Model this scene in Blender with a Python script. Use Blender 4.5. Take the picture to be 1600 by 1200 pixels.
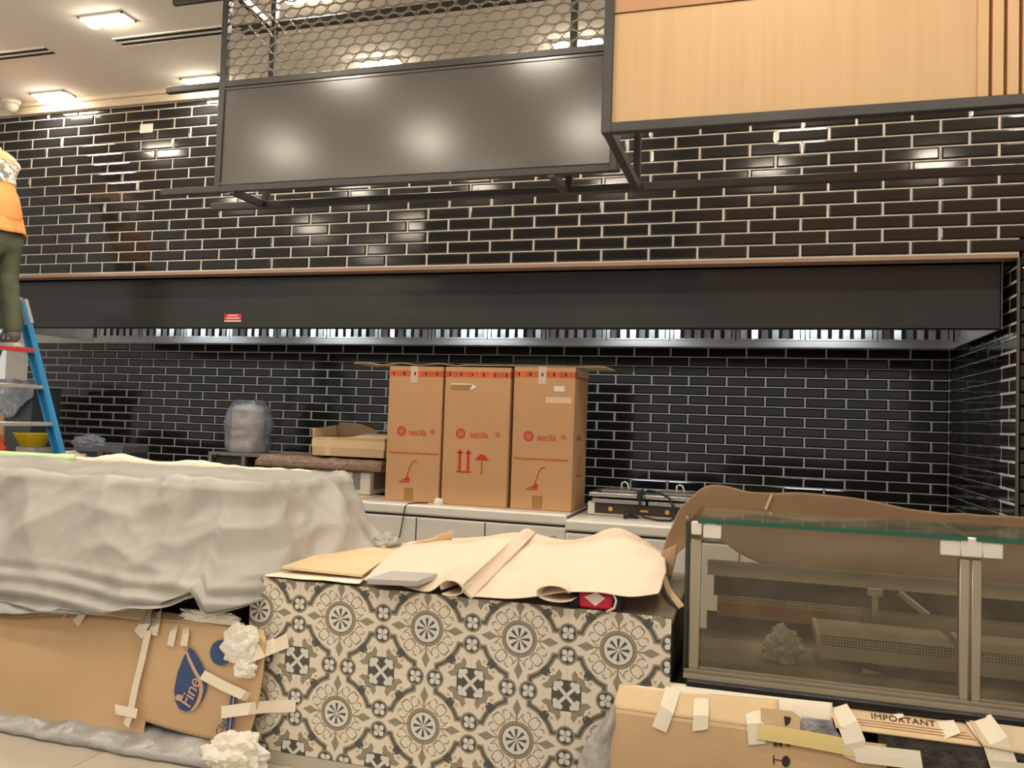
import bpy, bmesh, math, random
from mathutils import Vector, Matrix, noise
from math import sin, cos, pi, sqrt, radians

# ---------------------------------------------------------------- camera, world, lights
for o in list(bpy.data.objects):
    bpy.data.objects.remove(o, do_unlink=True)
SC = bpy.context.scene
COL = SC.collection
FPX, YAW, PIT, ROL, EYE = 1295.837, 0.2909, 0.0426, 0.0342, 1.54
CF = Vector((-sin(YAW) * cos(PIT), cos(YAW) * cos(PIT), sin(PIT)))
_r = Vector((cos(YAW), sin(YAW), 0))
_u = _r.cross(CF)
CR = _r * cos(ROL) + _u * sin(ROL)
CU = _u * cos(ROL) - _r * sin(ROL)
CP = Vector((0, 0, EYE))
cam = bpy.data.objects.new('camera', bpy.data.cameras.new('camera'))
COL.objects.link(cam)
cam.data.sensor_width = 36
cam.data.lens = FPX / 1600 * 36
cam.data.clip_start = .05
cam.matrix_world = Matrix(((CR.x, CU.x, -CF.x, CP.x), (CR.y, CU.y, -CF.y, CP.y), (CR.z, CU.z, -CF.z, CP.z), (0, 0, 0, 1)))
SC.camera = cam
SC.view_settings.view_transform = 'Standard'
SC.view_settings.look = 'None'
SC.view_settings.gamma = 1
SC.view_settings.exposure = -0.04
SC.view_settings.use_curve_mapping = False
W = bpy.data.worlds.new('hall_light')
SC.world = W
W.use_nodes = True
W.node_tree.nodes['Background'].inputs[0].default_value = (1.0, .93, .84, 1)
W.node_tree.nodes['Background'].inputs[1].default_value = .66
LAMP_W = 8.5          # one ceiling downlight, watts
HOOD_W = 5.0           # one lamp inside the extractor hood
LAMP_COL = (1.0, .92, .81)
CEIL = 4.0
LAMP_X = (-5.45, -4.03, -2.6, -1.18, .24, 1.66)
LAMP_Y = (5.17, 4.2, 2.6, 1.05, -.8)


def at(x, y, X=None, Y=None, Z=None):
    """a spot measured on the photo, put on a plane of the room (X, Y or Z fixed)"""
    d = CF + CR * ((x - 800) / FPX) - CU * ((y - 600) / FPX)
    t = Y / d.y if Y is not None else X / d.x if X is not None else (Z - EYE) / d.z
    return CP + d * t


def pix(p):
    q = Vector(p) - CP
    d = q.dot(CF)
    return 800 + FPX * q.dot(CR) / d, 600 - FPX * q.dot(CU) / d


# ---------------------------------------------------------------- materials
def lin(c):
    return tuple(((v / 255) / 12.92 if v / 255 <= .04045 else ((v / 255 + .055) / 1.055) ** 2.4) for v in c[:3]) + (1,)


MATS = {}


def mat(name, col, rough=.5, metal=0., var=0., vscale=4., bump=0., bscale=40., spec=.5, coat=0., alpha=1., trans=0., emit=0., stretch=None, detail=4.):
    m = bpy.data.materials.new(name)
    m.use_nodes = True
    nt = m.node_tree
    b = nt.nodes['Principled BSDF']
    c = lin(col)
    b.inputs['Base Color'].default_value = c
    b.inputs['Roughness'].default_value = rough
    b.inputs['Metallic'].default_value = metal
    b.inputs['Specular IOR Level'].default_value = spec
    b.inputs['Coat Weight'].default_value = coat
    b.inputs['Alpha'].default_value = alpha
    b.inputs['Transmission Weight'].default_value = trans
    if emit:
        b.inputs['Emission Color'].default_value = c
        b.inputs['Emission Strength'].default_value = emit
    tc = nt.nodes.new('ShaderNodeTexCoord')
    src = tc.outputs['Object']
    if stretch:
        mp = nt.nodes.new('ShaderNodeMapping')
        mp.inputs['Scale'].default_value = stretch
        nt.links.new(src, mp.inputs[0])
        src = mp.outputs[0]
    if var:
        n = nt.nodes.new('ShaderNodeTexNoise')
        n.inputs['Scale'].default_value = vscale
        n.inputs['Detail'].default_value = detail
        nt.links.new(src, n.inputs['Vector'])
        r = nt.nodes.new('ShaderNodeValToRGB')
        r.color_ramp.elements[0].position = .3
        r.color_ramp.elements[1].position = .7
        r.color_ramp.elements[0].color = tuple(v * (1 - var) for v in c[:3]) + (1,)
        r.color_ramp.elements[1].color = tuple(min(1, v * (1 + var)) for v in c[:3]) + (1,)
        nt.links.new(n.outputs['Fac'], r.inputs[0])
        nt.links.new(r.outputs[0], b.inputs['Base Color'])
    if bump:
        n = nt.nodes.new('ShaderNodeTexNoise')
        n.inputs['Scale'].default_value = bscale
        n.inputs['Detail'].default_value = 5
        nt.links.new(src, n.inputs['Vector'])
        bp = nt.nodes.new('ShaderNodeBump')
        bp.inputs['Strength'].default_value = bump
        bp.inputs['Distance'].default_value = .02
        nt.links.new(n.outputs['Fac'], bp.inputs['Height'])
        nt.links.new(bp.outputs[0], b.inputs['Normal'])
    MATS[name] = m
    return m


def film(name, tint, clear, haze, hazecol, rough=.08, bump=0., bscale=30.):
    """thin clear sheet: lets light straight through, with some dust and a reflection"""
    m = bpy.data.materials.new(name)
    m.use_nodes = True
    nt = m.node_tree
    nt.nodes.remove(nt.nodes['Principled BSDF'])
    out = nt.nodes['Material Output']
    tr = nt.nodes.new('ShaderNodeBsdfTransparent')
    tr.inputs[0].default_value = lin(tint)
    df = nt.nodes.new('ShaderNodeBsdfDiffuse')
    df.inputs[0].default_value = lin(hazecol)
    gl = nt.nodes.new('ShaderNodeBsdfGlossy')
    gl.inputs['Roughness'].default_value = rough
    m1 = nt.nodes.new('ShaderNodeMixShader')
    m2 = nt.nodes.new('ShaderNodeMixShader')
    tc = nt.nodes.new('ShaderNodeTexCoord')
    n = nt.nodes.new('ShaderNodeTexNoise')
    n.inputs['Scale'].default_value = 7
    n.inputs['Detail'].default_value = 6
    nt.links.new(tc.outputs['Object'], n.inputs['Vector'])
    mr = nt.nodes.new('ShaderNodeMapRange')
    mr.inputs[1].default_value = .3
    mr.inputs[2].default_value = .75
    mr.inputs[3].default_value = haze * .6
    mr.inputs[4].default_value = min(1, haze * 1.5)
    nt.links.new(n.outputs['Fac'], mr.inputs[0])
    fr = nt.nodes.new('ShaderNodeFresnel')
    fr.inputs[0].default_value = 1.45
    fm = nt.nodes.new('ShaderNodeMath')
    fm.operation = 'MULTIPLY'
    fm.inputs[1].default_value = clear
    nt.links.new(fr.outputs[0], fm.inputs[0])
    nt.links.new(mr.outputs[0], m1.inputs[0])
    nt.links.new(tr.outputs[0], m1.inputs[1])
    nt.links.new(df.outputs[0], m1.inputs[2])
    nt.links.new(fm.outputs[0], m2.inputs[0])
    nt.links.new(m1.outputs[0], m2.inputs[1])
    nt.links.new(gl.outputs[0], m2.inputs[2])
    if bump:
        n2 = nt.nodes.new('ShaderNodeTexNoise')
        n2.inputs['Scale'].default_value = bscale
        nt.links.new(tc.outputs['Object'], n2.inputs['Vector'])
        bp = nt.nodes.new('ShaderNodeBump')
        bp.inputs['Strength'].default_value = bump
        bp.inputs['Distance'].default_value = .03
        nt.links.new(n2.outputs['Fac'], bp.inputs['Height'])
        for q in (df, gl, fr):
            nt.links.new(bp.outputs[0], q.inputs['Normal'])
    nt.links.new(m2.outputs[0], out.inputs[0])
    MATS[name] = m
    return m


class X:
    """small helper: arithmetic on shader sockets"""
    nt = None

    def __init__(s, sock):
        s.s = sock

    @staticmethod
    def op(op, *a):
        n = X.nt.nodes.new('ShaderNodeMath')
        n.operation = op
        for i, v in enumerate(a):
            if isinstance(v, X):
                X.nt.links.new(v.s, n.inputs[i])
            else:
                n.inputs[i].default_value = v
        return X(n.outputs[0])

    def __add__(s, o): return X.op('ADD', s, o)
    def __radd__(s, o): return X.op('ADD', o, s)
    def __sub__(s, o): return X.op('SUBTRACT', s, o)
    def __rsub__(s, o): return X.op('SUBTRACT', o, s)
    def __mul__(s, o): return X.op('MULTIPLY', s, o)
    def __rmul__(s, o): return X.op('MULTIPLY', o, s)
    def __truediv__(s, o): return X.op('DIVIDE', s, o)
    def __lt__(s, o): return X.op('LESS_THAN', s, o)
    def __gt__(s, o): return X.op('GREATER_THAN', s, o)
    def __and__(s, o): return X.op('MULTIPLY', s, o)
    def __or__(s, o): return X.op('MAXIMUM', s, o)


def xabs(a): return X.op('ABSOLUTE', a)
def xmin(a, b): return X.op('MINIMUM', a, b)
def xmax(a, b): return X.op('MAXIMUM', a, b)
def xlen(a, b): return X.op('SQRT', a * a + b * b)
def xring(d, r, w): return xabs(d - r) < w


def paint(base, layers, socket):
    """lay masks with colours over one another"""
    nt = X.nt
    cur = None
    for mask, col in layers:
        mx = nt.nodes.new('ShaderNodeMix')
        mx.data_type = 'RGBA'
        if cur is None:
            mx.inputs[6].default_value = lin(base)
        else:
            nt.links.new(cur, mx.inputs[6])
        mx.inputs[7].default_value = lin(col)
        nt.links.new(mask.s, mx.inputs[0])
        cur = mx.outputs[2]
    nt.links.new(cur, socket)


def cement_tile_material():
    m = mat('patterned_cement_tile', (224, 211, 188), .42, spec=.4)
    X.nt = nt = m.node_tree
    g = nt.nodes.new('ShaderNodeNewGeometry')
    sp = nt.nodes.new('ShaderNodeSeparateXYZ')
    nt.links.new(g.outputs['Position'], sp.inputs[0])
    p = X.op('FRACT', (X(sp.outputs[0]) + 2.106) / .4 + 10.5) - .5
    q = X.op('FRACT', (X(sp.outputs[2]) - .660) / .4 + 10.5) - .5
    a, b = xabs(p), xabs(q)
    mm, n = xmax(a, b), xmin(a, b)
    r = xlen(a, b)
    cream, taupe, dark, white = (228, 216, 196), (152, 140, 118), (84, 85, 80), (222, 216, 204)
    d = xmin(r - .352, n - .094)
    L = []
    L.append(((d > 0.) & (d < .062), taupe))
    L.append(((d > .02) & (d < .043), dark))
    L.append(((xabs(a - .285) + xabs(b - .285)) < .062, dark))
    s, t = .5 - a, .5 - b
    u, v = xmax(s, t), xmin(s, t)
    gq = X.op('POWER', X.op('POWER', s, 4.) + X.op('POWER', t, 4.), .25)
    L.append(((gq < .2) & (v > .055), taupe))
    L.append((((xabs(u - .205) / .05 + xabs(v - .08) / .035) < 1.), taupe))
    L.append(((xabs(s - t) < .014) & (gq < .235), taupe))
    L.append((xlen(u - .235, v - .142) < .033, cream))
    L.append((xring(xlen(u - .235, v - .142), .012, .004), taupe))
    L.append((gq < .152, dark))
    L.append((((xabs(s - t) < .024) & (gq < .11)) | (xlen(u - .102, v - .102) < .032) | (xlen(u - .112, v - .062) < .027), white))
    # small flowers between the medallions
    fx, fy = .5 - mm, xabs(n - .11)
    rf = xlen(fx, fy)
    L.append((rf < .098, taupe))
    L.append((rf < .08, dark))
    L.append(((xlen(fx - .03, fy - .03) < .027) | (xlen(fx, fy) < .014), white))
    # scrolls and leaves of the medallion
    inner = d < -.004
    e1, e2 = (a + b) * .7071 - .262, xabs(a - b) * .7071
    L.append((inner & xring(xlen(e1 / .062, (e2 - .018) / .034), 1., .15), taupe))
    L.append((inner & xring(xlen(mm - .262, n - .118), .024, .0065) & ((n - .118) > (mm - .262) * -.8), taupe))
    L.append((inner & xring(xlen(mm - .235, n - .11), .05, .006) & (n < .105) & (mm < .27), taupe))
    L.append(((n < .009) & (mm > .18) & (mm < .3), taupe))
    L.append((n < (.046 - xabs(mm - .315) * .5), taupe))
    L.append((((n - (mm - .19) * .8) < .014) & ((n - (mm - .19) * .8) > -.0) & (mm > .2) & (mm < .255), taupe))
    # medallion
    L.append((r < .186, taupe))
    L.append((r < .15, dark))
    L.append((r < .141, white))
    th = X.op('ARCTAN2', b, a) / (pi / 4)
    ph = xabs(th - X.op('ROUND', th)) * (pi / 4)
    L.append(((ph < .17) & (r > .012) & (r < .108), dark))
    paint(cream, L, nt.nodes['Principled BSDF'].inputs['Base Color'])
    return m


def perforated_material():
    m = mat('perforated_steel', (196, 184, 160), .38, .55)
    X.nt = nt = m.node_tree
    g = nt.nodes.new('ShaderNodeNewGeometry')
    sp = nt.nodes.new('ShaderNodeSeparateXYZ')
    nt.links.new(g.outputs['Position'], sp.inputs[0])
    x = xabs(X.op('FRACT', X(sp.outputs[0]) / .011 + 50.) - .5)
    y = xabs(X.op('FRACT', (X(sp.outputs[2]) + X(sp.outputs[1])) / .011 + 50.) - .5)
    paint((196, 184, 160), [((x < .3) & (y < .3), (58, 50, 40))], nt.nodes['Principled BSDF'].inputs['Base Color'])
    return m


mat('black_tile', (33, 32, 30), .11, spec=.5, bump=.02, bscale=6)
mat('grout', (214, 206, 192), .85, var=.06, vscale=9)
mat('ceiling_paint', (240, 233, 222), .9, var=.015, vscale=1)
mat('cornice_paint', (216, 202, 176), .8)
mat('black_metal', (62, 60, 57), .38, spec=.5, var=.1, vscale=8)
mat('black_panel', (90, 86, 80), .2, spec=.8, var=.04, vscale=2)
mat('hood_black', (46, 45, 43), .26, spec=.5, var=.15, vscale=2)
mat('steel', (200, 197, 192), .3, 1., var=.06, vscale=12, stretch=(1, 12, 12))
mat('steel_dull', (150, 144, 134), .42, .8, var=.1, vscale=9)
mat('ledge_primer', (158, 128, 106), .8, var=.05)
mat('screen_steel', (134, 124, 110), .5, .3)
mat('wood_panel', (206, 170, 126), .55, var=.05, vscale=3, stretch=(9, 1, .35), spec=.35)
mat('wood_slat', (208, 168, 122), .5, var=.06, vscale=3, stretch=(9, 1, .4))
mat('wood_brown', (184, 138, 100), .6)
mat('floor_porcelain', (196, 186, 170), .3, var=.05, vscale=2.5)
mat('floor_joint', (110, 102, 92), .9)
mat('skirting_grey', (190, 180, 160), .45)
mat('kraft', (224, 204, 181), .8, var=.045, vscale=3, bump=.25, bscale=9)
mat('kraft_dark', (166, 118, 84), .85)
mat('cardboard', (208, 174, 132), .82, var=.06, vscale=2.2, bump=.05, bscale=60)
mat('cardboard_new', (198, 152, 108), .78, var=.035, vscale=2.5)
mat('cardboard_brown', (150, 120, 90), .85, var=.08, vscale=3)
mat('cardboard_pale', (226, 196, 154), .8, var=.05, vscale=4)
mat('cardboard_pulp', (220, 196, 162), .85)
mat('tape_cream', (238, 226, 202), .5, var=.04)
mat('tape_yellow', (226, 204, 134), .5)
mat('tape_orange', (206, 92, 44), .45, var=.35, vscale=30, stretch=(1, 1, .1))
mat('tape_clear', (214, 190, 170), .3)
mat('tape_brown', (164, 124, 70), .4)
mat('ink_red', (196, 52, 44), .8)
mat('ink_blue', (58, 78, 122), .7, var=.12, vscale=20)
mat('ink_dark', (60, 46, 36), .8)
mat('ink_pale', (212, 174, 140), .8)
mat('white_enamel', (218, 212, 200), .35, var=.02)
mat('white_plastic', (232, 224, 210), .4)
mat('grey_gasket', (120, 118, 112), .6)
mat('dark_gap', (38, 36, 33), .8)
mat('aluminium', (192, 178, 154), .38, .6, var=.05, vscale=6)
mat('black_plinth', (26, 24, 22), .32, var=.2, vscale=10)
mat('dust_sheet', (176, 171, 162), .36, var=.04, vscale=2.5, bump=.15, bscale=12, spec=.4)
mat('tissue', (238, 230, 216), .9, bump=.3, bscale=30)
mat('grey_board', (178, 172, 166), .7)
mat('pale_wrap', (240, 228, 206), .7, var=.03)
mat('green_wrap', (196, 222, 170), .7)
mat('ladder_blue', (52, 132, 184), .4, var=.06)
mat('ladder_step', (206, 202, 196), .4, .5)
mat('red_sticker', (206, 56, 60), .5, var=.1, vscale=20)
mat('orange_shirt', (250, 164, 96), .85, var=.05, vscale=9, bump=.35, bscale=9)
mat('khaki', (92, 95, 74), .9, var=.12, vscale=10, bump=.4, bscale=14)
mat('skin', (150, 104, 80), .6)
mat('hair', (30, 24, 20), .7)
mat('collar_pale', (236, 222, 176), .8)
mat('shoe_dark', (104, 97, 90), .7, var=.2, vscale=30)
mat('shoe_white', (206, 198, 186), .6)
mat('yellow_plastic', (236, 206, 20), .35)
mat('orange_fabric', (222, 100, 62), .85, var=.12, vscale=8, bump=.4, bscale=10)
mat('slate_box', (78, 84, 88), .6, var=.1)
mat('grey_box', (120, 120, 124), .5, var=.08)
mat('bubble_brown', (150, 122, 104), .25, var=.25, vscale=25, bump=.6, bscale=60)
mat('mint_tape', (150, 205, 178), .5)
mat('cable_black', (26, 26, 26), .5)
mat('edge_metal', (96, 88, 78), .45, .4)
mat('grill_dark', (60, 50, 44), .4)
mat('knob_yellow', (214, 168, 60), .5)
mat('red_box', (206, 40, 62), .45)
mat('lamp_glow', (255, 240, 216), .5, emit=52.)
mat('hood_lamp_glow', (228, 240, 255), .5, emit=6.)
mat('downlight_trim', (230, 224, 212), .5)
mat('camera_white', (226, 218, 204), .5)
mat('dark_plastic_wrap', (62, 54, 46), .3, var=.5, vscale=14, bump=.8, bscale=18)
mat('silver_wrap', (150, 146, 146), .3, .3, var=.5, vscale=14, bump=.8, bscale=20)
mat('deck_dusty', (128, 116, 98), .6, .25, var=.2, vscale=5)
mat('inside_dark', (66, 60, 50), .6, var=.2, vscale=4)
mat('bag_crumple', (176, 166, 148), .4, var=.2, vscale=20, bump=.6, bscale=25)
mat('urn_beige', (240, 220, 190), .4, 0., var=.06, vscale=8, stretch=(9, 9, .6))
mat('glass_edge', (20, 92, 62), .15, spec=.6)
film('case_glass', (246, 244, 238), .9, .10, (196, 182, 158))
film('case_top_glass', (214, 226, 212), 1.0, .42, (150, 142, 116))
film('plastic_sheet', (244, 243, 240), .8, .36, (236, 232, 226), .3, .5, 14)
film('plastic_bag', (240, 242, 248), .9, .24, (226, 230, 240), .2, .6, 16)
cement_tile_material()
perforated_material()


def print_material():
    m = mat('shirt_print', (250, 164, 96), .85)
    X.nt = nt = m.node_tree
    g = nt.nodes.new('ShaderNodeNewGeometry')
    ns = []
    for sc in (17., 23.):
        n = nt.nodes.new('ShaderNodeTexNoise')
        n.inputs['Scale'].default_value = sc
        n.inputs['Detail'].default_value = 1.5
        nt.links.new(g.outputs['Position'], n.inputs['Vector'])
        ns.append(X(n.outputs['Fac']))
    paint((250, 164, 96), [(ns[0] > .44, (226, 222, 216)), (ns[1] > .53, (128, 130, 138))], nt.nodes['Principled BSDF'].inputs['Base Color'])


print_material()


# ---------------------------------------------------------------- mesh helpers
class MB:
    def __init__(s):
        s.v, s.f = [], []

    def add(s, vs, fs):
        o = len(s.v)
        s.v += [tuple(v) for v in vs]
        s.f += [tuple(i + o for i in f) for f in fs]
        return s

    def box(s, x0, x1, y0, y1, z0, z1):
        return s.add([(x0, y0, z0), (x1, y0, z0), (x1, y1, z0), (x0, y1, z0), (x0, y0, z1), (x1, y0, z1), (x1, y1, z1), (x0, y1, z1)],
                     [(0, 3, 2, 1), (4, 5, 6, 7), (0, 1, 5, 4), (1, 2, 6, 5), (2, 3, 7, 6), (3, 0, 4, 7)])

    def bar(s, p, q, w, h, up=(0, 0, 1)):
        p, q, up = Vector(p), Vector(q), Vector(up)
        d = (q - p).normalized()
        a = d.cross(up)
        if a.length < 1e-4:
            a = d.cross(Vector((1, 0, 0)))
        a.normalize()
        b = a.cross(d)
        c = [(-w, -h), (w, -h), (w, h), (-w, h)]
        vs = [e + a * (i / 2) + b * (j / 2) for e in (p, q) for i, j in c]
        return s.add(vs, [(0, 1, 2, 3), (7, 6, 5, 4), (0, 4, 5, 1), (1, 5, 6, 2), (2, 6, 7, 3), (3, 7, 4, 0)])

    def tube(s, pts, r, n=8, cap=True):
        pts = [Vector(p) for p in pts]
        o = len(s.v)
        for i, p in enumerate(pts):
            d = (pts[min(i + 1, len(pts) - 1)] - pts[max(i - 1, 0)]).normalized()
            a = d.orthogonal().normalized() if i == 0 else (a - d * a.dot(d)).normalized()
            b = d.cross(a)
            rr = r[i] if isinstance(r, (list, tuple)) else r
            for k in range(n):
                t = 2 * pi * k / n
                s.v.append(tuple(p + (a * cos(t) + b * sin(t)) * rr))
        for i in range(len(pts) - 1):
            for k in range(n):
                s.f.append((o + i * n + k, o + i * n + (k + 1) % n, o + (i + 1) * n + (k + 1) % n, o + (i + 1) * n + k))
        if cap:
            s.f.append(tuple(o + k for k in reversed(range(n))))
            s.f.append(tuple(o + (len(pts) - 1) * n + k for k in range(n)))
        return s

    def lathe(s, c, prof, n=24):
        o = len(s.v)
        c = Vector(c)
        for r, z in prof:
            for k in range(n):
                t = 2 * pi * k / n
                s.v.append((c.x + r * cos(t), c.y + r * sin(t), c.z + z))
        for i in range(len(prof) - 1):
            for k in range(n):
                s.f.append((o + i * n + k, o + i * n + (k + 1) % n, o + (i + 1) * n + (k + 1) % n, o + (i + 1) * n + k))
        s.f.append(tuple(o + k for k in reversed(range(n))))
        s.f.append(tuple(o + (len(prof) - 1) * n + k for k in range(n)))
        return s

    def prism(s, poly, off):
        """flat polygon (list of 3d points) given thickness along off"""
        n = len(poly)
        off = Vector(off)
        vs = [Vector(p) for p in poly] + [Vector(p) + off for p in poly]
        fs = [tuple(range(n)), tuple(reversed(range(n, 2 * n)))]
        fs += [(i, i + n, (i + 1) % n + n, (i + 1) % n) for i in range(n)]
        return s.add(vs, fs)

    def grid(s, rows):
        o = len(s.v)
        nu = len(rows[0])
        for r in rows:
            s.v += [tuple(p) for p in r]
        for i in range(len(rows) - 1):
            for j in range(nu - 1):
                s.f.append((o + i * nu + j, o + i * nu + j + 1, o + (i + 1) * nu + j + 1, o + (i + 1) * nu + j))
        return s

    def mesh(s, name, smooth=False, fix=True):
        me = bpy.data.meshes.new(name)
        me.from_pydata(s.v, [], s.f)
        if fix:
            bm = bmesh.new()
            bm.from_mesh(me)
            bmesh.ops.recalc_face_normals(bm, faces=bm.faces)
            bm.to_mesh(me)
            bm.free()
        if smooth:
            for p in me.polygons:
                p.use_smooth = True
        return me

    def build(s, name, m, parent=None, smooth=False, bevel=0., seg=2, solid=0., fix=True, sub=0):
        o = bpy.data.objects.new(name, s.mesh(name, smooth, fix))
        o.data.materials.append(MATS[m])
        COL.objects.link(o)
        if parent is not None:
            o.parent = parent
            o.matrix_parent_inverse = parent.matrix_world.inverted() if parent.type != 'EMPTY' else Matrix.Translation(-parent.location)
        if solid:
            q = o.modifiers.new('thickness', 'SOLIDIFY')
            q.thickness = solid
            q.offset = 0
        if sub:
            q = o.modifiers.new('smooth', 'SUBSURF')
            q.levels = q.render_levels = sub
        if bevel:
            q = o.modifiers.new('bevel', 'BEVEL')
            q.width = bevel
            q.segments = seg
            q.limit_method = 'ANGLE'
            for pl in o.data.polygons:
                pl.use_smooth = True
            o.data.set_sharp_from_angle(angle=radians(35))
        return o


def box(x0, x1, y0, y1, z0, z1):
    return MB().box(x0, x1, y0, y1, z0, z1)


def thing(name, loc, label, cat, group=None, kind=None):
    o = bpy.data.objects.new(name, None)
    o.empty_display_size = .1
    o.location = loc
    COL.objects.link(o)
    return tag(o, label, cat, group, kind)


def tag(o, label, cat, group=None, kind=None):
    if label:
        o['label'] = label
    if cat:
        o['category'] = cat
    if group:
        o['group'] = group
    if kind:
        o['kind'] = kind
    return o


def struct(name, mb, m, label=None, **k):
    o = mb.build(name, m, **k)
    o['kind'] = 'structure'
    if label:
        o['label'] = label
    return o


def crom(p, t):
    """Catmull-Rom through the points p, t in 0..1"""
    n = len(p) - 1
    x = min(max(t, 0), 1) * n
    i = min(int(x), n - 1)
    f = x - i
    a, b, c, d = p[max(i - 1, 0)], p[i], p[i + 1], p[min(i + 2, n)]
    return .5 * ((2 * b) + (c - a) * f + (2 * a - 5 * b + 4 * c - d) * f * f + (3 * b - a - 3 * c + d) * f ** 3)


def sheet(name, net, m, parent=None, nu=30, nv=20, solid=.003, amp=0., freq=4., seed=0, smooth=True):
    """a bent sheet through a net of control points"""
    net = [[Vector(p) for p in r] for r in net]
    rows = []
    for j in range(nv + 1):
        line = [crom([r[i] for r in net], j / nv) for i in range(len(net[0]))]
        rows.append([crom(line, i / nu) for i in range(nu + 1)])
    if amp:
        off = Vector((seed * 7.3, seed * 3.1, seed))
        for r in rows:
            for k, p in enumerate(r):
                r[k] = p + noise.noise_vector(p * freq + off) * amp
    return MB().grid(rows).build(name, m, parent, smooth=smooth, solid=solid, fix=False)


def wad(name, c, size, m, parent=None, seed=0, sub=4, rough=.35):
    """crumpled ball of paper or film"""
    bm = bmesh.new()
    bmesh.ops.create_icosphere(bm, subdivisions=sub, radius=1)
    off = Vector((seed * 11.7, seed * 5.1, seed * 2.3))
    for v in bm.verts:
        p = v.co.copy()
        k = 1 + rough * (abs(noise.noise(p * 1.6 + off)) * 1.6 - .5) + rough * .5 * abs(noise.noise(p * 4.5 + off)) + .10 * noise.noise(p * 11 + off)
        v.co = Vector((p.x * size[0] * k, p.y * size[1] * k, max(p.z * size[2] * k, -size[2] * .75)))
    me = bpy.data.meshes.new(name)
    bm.to_mesh(me)
    bm.free()
    o = bpy.data.objects.new(name, me)
    o.location = c
    me.materials.append(MATS[m])
    COL.objects.link(o)
    if parent is not None:
        o.parent = parent
        o.matrix_parent_inverse = Matrix.Translation(-parent.location)
    return o


def lettering(name, text, m, parent, origin, right, up, size, depth=.0006, align='LEFT', space=1.):
    """flat lettering standing on a surface; right and up give its plane"""
    cu = bpy.data.curves.new(name, 'FONT')
    cu.body = text
    cu.size = size
    cu.align_x = align
    cu.extrude = depth
    cu.space_character = space
    t = bpy.data.objects.new(name, cu)
    COL.objects.link(t)
    dg = bpy.context.evaluated_depsgraph_get()
    me = bpy.data.meshes.new_from_object(t.evaluated_get(dg))
    bpy.data.objects.remove(t, do_unlink=True)
    me.name = name
    right, up = Vector(right).normalized(), Vector(up).normalized()
    nrm = right.cross(up)
    o = Vector(origin)
    M4 = Matrix(((right.x, up.x, nrm.x, o.x), (right.y, up.y, nrm.y, o.y), (right.z, up.z, nrm.z, o.z), (0, 0, 0, 1)))
    me.transform(M4)
    me.materials.clear()
    me.materials.append(MATS[m])
    ob = bpy.data.objects.new(name, me)
    COL.objects.link(ob)
    ob.parent = parent
    ob.matrix_parent_inverse = Matrix.Translation(-parent.location) if parent.type == 'EMPTY' else parent.matrix_world.inverted()
    return ob


def copy_tree(o, delta, parent=None):
    c = o.copy()
    COL.objects.link(c)
    if parent is None:
        c.location = o.location + Vector(delta)
    else:
        c.parent = parent
    for ch in list(o.children):
        copy_tree(ch, delta, c)
    return c


# ---------------------------------------------------------------- the room
YU, YL, XC = 5.3185, 7.0783, 1.3956          # face of the upper wall, back of the cooking niche, side of the niche
ZU0, ZL0 = 2.5916, 2.1126                    # a joint line of each wall
TW, TH = .3082, .08                          # tile pitch
JV, JH, TD = .014, .009, .007                # joints and tile depth
XL, XR = -7.9, 2.6

struct('floor', box(XL, XR + .6, -4, 7.4, -.1, -.006), 'floor_joint')
flo = bpy.data.objects['floor']
jx = at(163, 1174, Z=0).x
fm = box(-.298, .298, -.298, .298, -.006, 0).mesh('floor_tile')
fm.materials.append(MATS['floor_porcelain'])
for i in range(-4, 4):
    for j in range(0, 8):
        o = bpy.data.objects.new('floor_tile', fm)
        o.location = (jx - .3 + i * .6, 3.0 - .3 * 1 + (j - 4) * .6 + .15, 0)
        o.parent = flo
        COL.objects.link(o)
ceil = struct('ceiling', box(XL, XR + .6, -4, 5.6, CEIL, CEIL + .12), 'ceiling_paint')
struct('trim_1', MB().box(XL, XR, YU - .035, YU + .01, CEIL - .085, CEIL).box(XL, XR, YU - .055, YU - .035, CEIL - .03, CEIL), 'cornice_paint', 'cream cornice strip between the ceiling and the tiled wall')

# grout beds; the tiles sit on them
wu = struct('wall_back', MB().box(XL, XR, YU + TD, YU + .35, ZU0 - .01, CEIL).box(XC + .002, XR, YU + TD, YU + .35, 0, ZU0 - .01), 'grout',
            'glossy black bevelled brick tile bulkhead with pale joints above the extractor hood')
wl = struct('wall_niche', box(XL, XC + .1, YL + TD, YL + .25, 0, 3.0), 'grout', 'black brick tiled wall at the back of the cooking niche')
wr = struct('wall_right', box(XC + TD, XC + .3, YU + TD, YL + .1, 0, ZU0 + .1), 'grout', 'short black tiled side wall at the right end of the niche')
struct('ceiling_niche', box(XL, XC + .3, YU + .3, YL + .25, 2.9, 3.0), 'black_metal')
struct('trim_2', box(XL, XC, YU + .002, YU + .12, ZU0 - .030, ZU0 - .008), 'ledge_primer', 'bare tan edge strip under the lowest row of black tiles')

struct('trim_3', MB().box(XC - .003, XC + .011, YU - .003, YU + .012, 0, ZU0 - .03), 'edge_metal', 'slim metal edge strip on the tiled corner right of the hood')


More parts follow.
